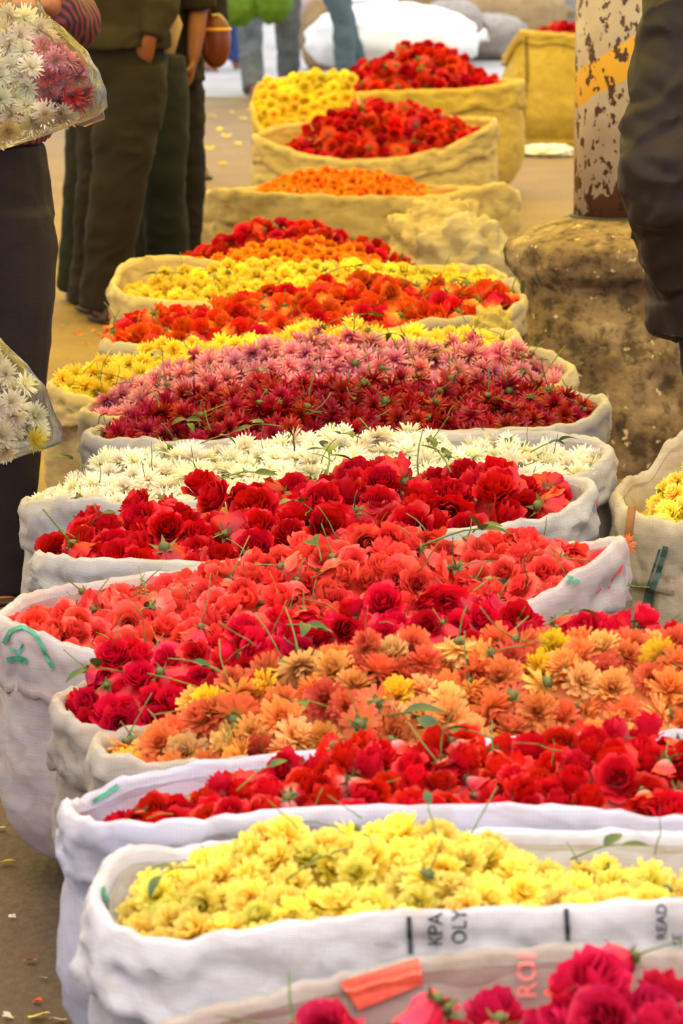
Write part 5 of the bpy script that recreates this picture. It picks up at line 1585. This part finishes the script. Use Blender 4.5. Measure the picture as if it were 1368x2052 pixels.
# ------------------------------------------------------------------ cream sack of yellow blooms by the plinth
SR = make_sack([(1243, 985), (1252, 1010), (1290, 1032), (1368, 1048), (1550, 1050), (1660, 1010), (1700, 960)], 6.95, .22, 'sack_cream',
    'cream sack with teal stripes holding yellow blooms in front of the plinth', back=[(1243, 985), (1262, 958), (1300, 950), (1335, 893), (1368, 868), (1450, 862), (1650, 900), (1700, 960)],
    heap=[(1310, 1010), (1335, 960), (1368, 930), (1500, 905), (1680, 970)], drop=.01, seed=31, cuff=.11, ridge_v=.3, group='side sack', bulge=1.02)
fill_heap(SR, 'yellow_bloom', 'pompon', 'pale_yellow_mum', .05, 'yellow bloom in the cream sack with teal stripes', 'yellow bloom', 'yellow blooms in the striped sack', 'yellow blooms in the striped sack', spacing=.8, cap=60)
print_faces(SR, 'teal_stripe', [strip([(1334, 1095), (1318, 1150), (1304, 1190), (1296, 1235)], 11, 40)], 'teal_stripe', 'woven dark teal stripe')
print_faces(SR, 'teal_stripe', [strip([(1322, 1100), (1306, 1150), (1293, 1195), (1285, 1235)], 4, 40)], 'teal_stripe', 'woven dark teal stripe')
p = at_y(1262, 1015, 6.66)
v, f = tube([(.004, 0, .0), (-.002, -.004, -.05), (-.008, -.004, -.09)], [(.008, .006), (.008, .006), (.006, .005)], n=8)
tag(mk('stick', mesh_from('stick', v, f, M['brown_wood']), None, p), 'short brown stick tucked under the cuff of the striped sack', 'stick')
p = at_y(1254, 1096, 6.6)
V, Fc, P = mum_shape(seed=5, **MUM['spider'])
tag(mk('dried_flower', mesh_from('dried_flower', V, Fc, M['orange_mum'], pv=P), None, p, Vector((0, 0, 1)).rotation_difference(Vector((-.3, -.7, .5))), .045), 'dried orange flower hanging at the striped sack', 'flower')
p0 = at_y(1168, 972, 6.55)
v, f = tube([Vector((0, 0, 0)), Vector((.018, -.003, -.008)), Vector((.026, -.005, -.03)), Vector((.022, -.004, -.07))], [.0016] * 4, n=5)
M['red_thread'] = flat_mat('red_thread', srgb(190, 60, 40))
tag(mk('thread', mesh_from('thread', v, f, M['red_thread']), None, p0), 'loose red thread looping from the corner of the rose sack', 'thread')

# ------------------------------------------------------------------ clear bags of flowers
def film_mat():
    m, nt, out = new_mat('clear_plastic_film')
    L = nt.links.new
    tc = N(nt, 'ShaderNodeTexCoord')
    n1 = N(nt, 'ShaderNodeTexNoise'); n1.inputs['Scale'].default_value = 12; n1.inputs['Detail'].default_value = 5; n1.inputs['Distortion'].default_value = 1.5
    mp = N(nt, 'ShaderNodeMapping'); mp.inputs['Scale'].default_value = (2.2, 2.2, .7); L(tc.outputs['Object'], mp.inputs[0]); L(mp.outputs[0], n1.inputs['Vector'])
    b = N(nt, 'ShaderNodeBump'); b.inputs['Strength'].default_value = .5; b.inputs['Distance'].default_value = .02; L(n1.outputs['Fac'], b.inputs['Height'])
    t = N(nt, 'ShaderNodeBsdfTransparent'); t.inputs[0].default_value = (.99, .98, .95, 1)
    g = N(nt, 'ShaderNodeBsdfGlossy'); g.inputs['Roughness'].default_value = .14; L(b.outputs[0], g.inputs['Normal'])
    d = N(nt, 'ShaderNodeBsdfTranslucent'); d.inputs[0].default_value = (.95, .92, .85, 1)
    m1 = N(nt, 'ShaderNodeMixShader'); m1.inputs[0].default_value = .05; L(t.outputs[0], m1.inputs[1]); L(d.outputs[0], m1.inputs[2])
    fr = N(nt, 'ShaderNodeFresnel'); fr.inputs['IOR'].default_value = 1.38; L(b.outputs[0], fr.inputs['Normal'])
    m2 = N(nt, 'ShaderNodeMixShader'); L(fr.outputs[0], m2.inputs[0]); L(m1.outputs[0], m2.inputs[1]); L(g.outputs[0], m2.inputs[2])
    L(m2.outputs[0], out.inputs[0])
    return m
M['film'] = film_mat()
def clear_bag(levels, Y, label, seed, depth=.62):
    """levels: (py, left px, right px) down the bag"""
    n = 64
    pts = []
    pyl = np.linspace(levels[0][0], levels[-1][0], 36)
    py = [l[0] for l in levels]
    rows = []
    for q in pyl:
        l = np.interp(q, py, [a[1] for a in levels]); r = np.interp(q, py, [a[2] for a in levels])
        rows.append((q, l, r))
    c0 = at_y((levels[len(levels) // 2][1] + levels[len(levels) // 2][2]) / 2, levels[len(levels) // 2][0], Y)
    V, Fc = [], []
    info = []
    for (q, l, r) in rows:
        a = at_y(l, q, Y); b = at_y(r, q, Y)
        c = (a + b) / 2; hw = (b.x - a.x) / 2
        info.append((c, hw))
        neck = max(0, 1 - (q - py[0]) / (.5 * (py[-1] - py[0])))
        for k in range(n):
            t = 2 * math.pi * k / n
            w = 1 + (.02 + .12 * neck) * math.sin(9 * t + 3 * nz(q * .02, k * .1, seed)) * .6 + .05 * nz(math.cos(t) * 3 + seed, math.sin(t) * 3, q * .03)
            V.append(Vector((c.x + hw * w * math.cos(t), c.y + hw * depth * w * math.sin(t), c.z)) - c0)
    for j in range(len(rows) - 1):
        for k in range(n):
            a, b = j * n + k, j * n + (k + 1) % n
            Fc.append((a, a + n, b + n, b))
    Fc.append(tuple(range((len(rows) - 1) * n, len(rows) * n)))
    root = mk('plastic_bag', None, None, c0); tag(root, label, 'bag', 'clear bags of flowers')
    mk('film', mesh_from('film', V, Fc, M['film']), root)
    return root, info, depth
bagA, infoA, dpA = clear_bag([(-30, 20, 70), (0, 12, 78), (30, -12, 92), (60, -50, 128), (100, -95, 170), (140, -120, 196), (185, -130, 213), (215, -132, 212), (238, -125, 188), (262, -105, 118), (285, -80, 50), (300, -50, 5)], 7.32,
    'clear plastic bag of white and pink chrysanthemums held up by the striped sleeve', 1)
bagB, infoB, dpB = clear_bag([(575, -95, -62), (620, -100, -45), (655, -120, -22), (690, -145, 8), (735, -165, 58), (780, -178, 92), (830, -180, 110), (865, -178, 126), (888, -170, 122), (908, -150, 60), (928, -120, 5), (940, -80, -40)], 7.15,
    'clear plastic bag of white chrysanthemums hanging low by the aubergine trousers', 2)
fv = [at_y(x, y, 7.3) - bagA.location for x, y in ((150, 246), (206, 212), (209, 236), (168, 252))]
fv2 = [v + Vector((0, .012, -.004)) for v in fv]
mk('corner_flap', mesh_from('corner_flap', fv + fv2, [(0, 1, 2, 3), (7, 6, 5, 4), (0, 4, 5, 1), (1, 5, 6, 2), (2, 6, 7, 3), (3, 7, 4, 0)], M['film'], smooth=False), bagA)
def fill_bag(info, dp, size, pick, seed, top_frac=.18, dens=.72, cap=120):
    r = random.Random(seed)
    pts = []
    zs = [i[0].z for i in info]
    fails = 0
    while fails < 500 and len(pts) < cap:
        j = r.randint(int(len(info) * top_frac), len(info) - 2)
        c, hw = info[j]
        t = r.uniform(math.pi, 2 * math.pi)
        rho = r.uniform(.3, 1) ** .35
        hh = max(0, hw - size * .5)
        p = Vector((c.x + hh * rho * math.cos(t), c.y + max(0, hw * dp - size * .5) * rho * math.sin(t), c.z + r.uniform(-.01, .01)))
        low = [q for q in info if q[0].z < p.z - size * .38]
        if not low or abs(p.x - low[0][0].x) > low[0][1] - size * .2:
            fails += .3; continue
        if hh <= 0 or any((q - p).length < size * dens for q in pts):
            fails += 1; continue
        fails = 0
        pts.append(p)
        nm, kind, mat, lab, cat, grp = pick(to_px(p), r)
        ax = Vector((math.cos(t) * .5, math.sin(t) * .8, .15)) + Vector((r.gauss(0, .3), r.gauss(0, .3), r.gauss(0, .3)))
        make_bloom(nm, kind, mat, p, ax.normalized(), r.uniform(0, 6.28), size * r.uniform(.9, 1.15), lab, cat, grp, r, stem=0, calyx=r.random() < .3)
    print('bag', len(pts))
def pickA(pp, r):
    x, y = pp
    if x > 78 + r.uniform(-8, 8) and 78 < y < 222:
        if y > 165 - (x - 80) * .3 + r.uniform(-15, 15) and x > 85:
            return ('maroon_chrysanthemum', 'spider', 'maroon_mum', 'dark red chrysanthemum inside the bag of white and pink flowers', 'maroon chrysanthemum', 'dark red chrysanthemums in the bag')
        return ('pink_chrysanthemum', 'daisy', 'pink_mum', 'pink chrysanthemum inside the bag of white and pink flowers', 'pink chrysanthemum', 'pink chrysanthemums in the bag')
    return ('white_chrysanthemum', 'white', 'white_mum', 'white chrysanthemum inside the bag of white and pink flowers', 'white chrysanthemum', 'white chrysanthemums in the held up bag')
def pickB(pp, r):
    if r.random() < .04:
        return ('yellow_chrysanthemum', 'white', 'yellow_mum', 'yellow chrysanthemum inside the low hanging bag of white flowers', 'yellow chrysanthemum', 'yellow chrysanthemums in the low bag')
    return ('white_chrysanthemum', 'white', 'white_mum', 'white chrysanthemum inside the low hanging bag of white flowers', 'white chrysanthemum', 'white chrysanthemums in the low bag')
fill_bag(infoA, dpA, .058, pickA, 5, .2, .5, 160)
fill_bag(infoB, dpB, .058, pickB, 6, .26, .5, 140)

# ------------------------------------------------------------------ far crops
YB = 21.4
SB = make_sack([(1012, 110), (1030, 80), (1045, 60), (1090, 64), (1140, 68), (1200, 68), (1250, 75), (1275, 100)], YB, .3, 'sack_yellow', 'tall yellow sack with a dark seam and red flowers, behind the rusty post',
    heap=[(1060, 70), (1085, 50), (1110, 42), (1140, 45), (1200, 50), (1250, 80)], drop=.0, seed=41, cuff=.05, ridge_v=.3, group='far side sack', bulge=1.03, taper=.92)
fill_heap(SB, 'red_bloom', 'rose_mix', 'far_red', .07, 'red bloom in the tall yellow sack behind the post', 'red bloom', 'red blooms in the tall yellow sack', 'red blooms in the tall yellow sack', spacing=.75, cap=60, stem=0)
M['seam'] = flat_mat('dark_seam', srgb(110, 92, 52))
print_faces(SB, 'seam', [strip([(1054, 75), (1056, 150), (1050, 210), (1042, 262)], 6, 40)], 'seam', 'dark stitched seam')

# ------------------------------------------------------------------ petals dropped on the ground
def scrap(px, py, size, mat, label, seed, group='fallen petals'):
    p = at_z(px, py, .004)
    r = random.Random(seed)
    V, Fc, P = rose_petal(r, 0, .5, .25, .8, .1, ruffle=.08)
    mz = min(v[2] for v in V)
    o = mk('fallen_petal', mesh_from('fallen_petal', [(x - .25, y, z - mz) for x, y, z in V], Fc, M[mat], pv=P), None, (p.x, p.y, .004), Quaternion((0, 0, 1), r.uniform(0, 6.28)), size)
    return tag(o, label, 'petal', group)
scrap(72, 2038, .05, 'yellow_mum', 'yellow petal lying on the dark ground nearest the white sacks', 1)
for i, (px, py, c) in enumerate(((28, 1838, 'white_mum'), (12, 1585, 'white_mum'), (8, 1555, 'far_red'), (15, 1565, 'far_red'), (5, 1600, 'yellow_mum'), (70, 2008, 'far_red'), (20, 2040, 'white_mum'), (10, 1728, 'yellow_mum'), (90, 1960, 'white_mum'), (60, 1925, 'far_red'), (3, 1660, 'white_mum'), (120, 2045, 'white_mum'))):
    nm = {'white_mum': 'white', 'far_red': 'red', 'yellow_mum': 'yellow'}[c]
    scrap(px, py, .02 + .006 * (i % 4), c, 'small %s petal dropped on the dark ground beside the near sacks' % nm, 10 + i, 'petals by the near sacks')
for i, (px, py) in enumerate(((150, 668), (160, 672), (185, 664), (172, 690), (128, 655), (200, 670))):
    scrap(px, py, .035, 'orange_rose', 'orange red petal dropped on the ground by the sandalled feet', 40 + i, 'petals by the sandals')
for i, (px, py) in enumerate(((430, 235), (470, 228), (440, 262), (455, 275), (490, 240), (420, 300), (480, 290), (445, 330), (400, 245), (500, 222))):
    scrap(px, py, .09, 'yellow_mum', 'yellow petal scattered on the ground before the pale road', 60 + i, 'petals before the road')
print({k: v for k, v in COUNT.items()}, len(bpy.data.objects))
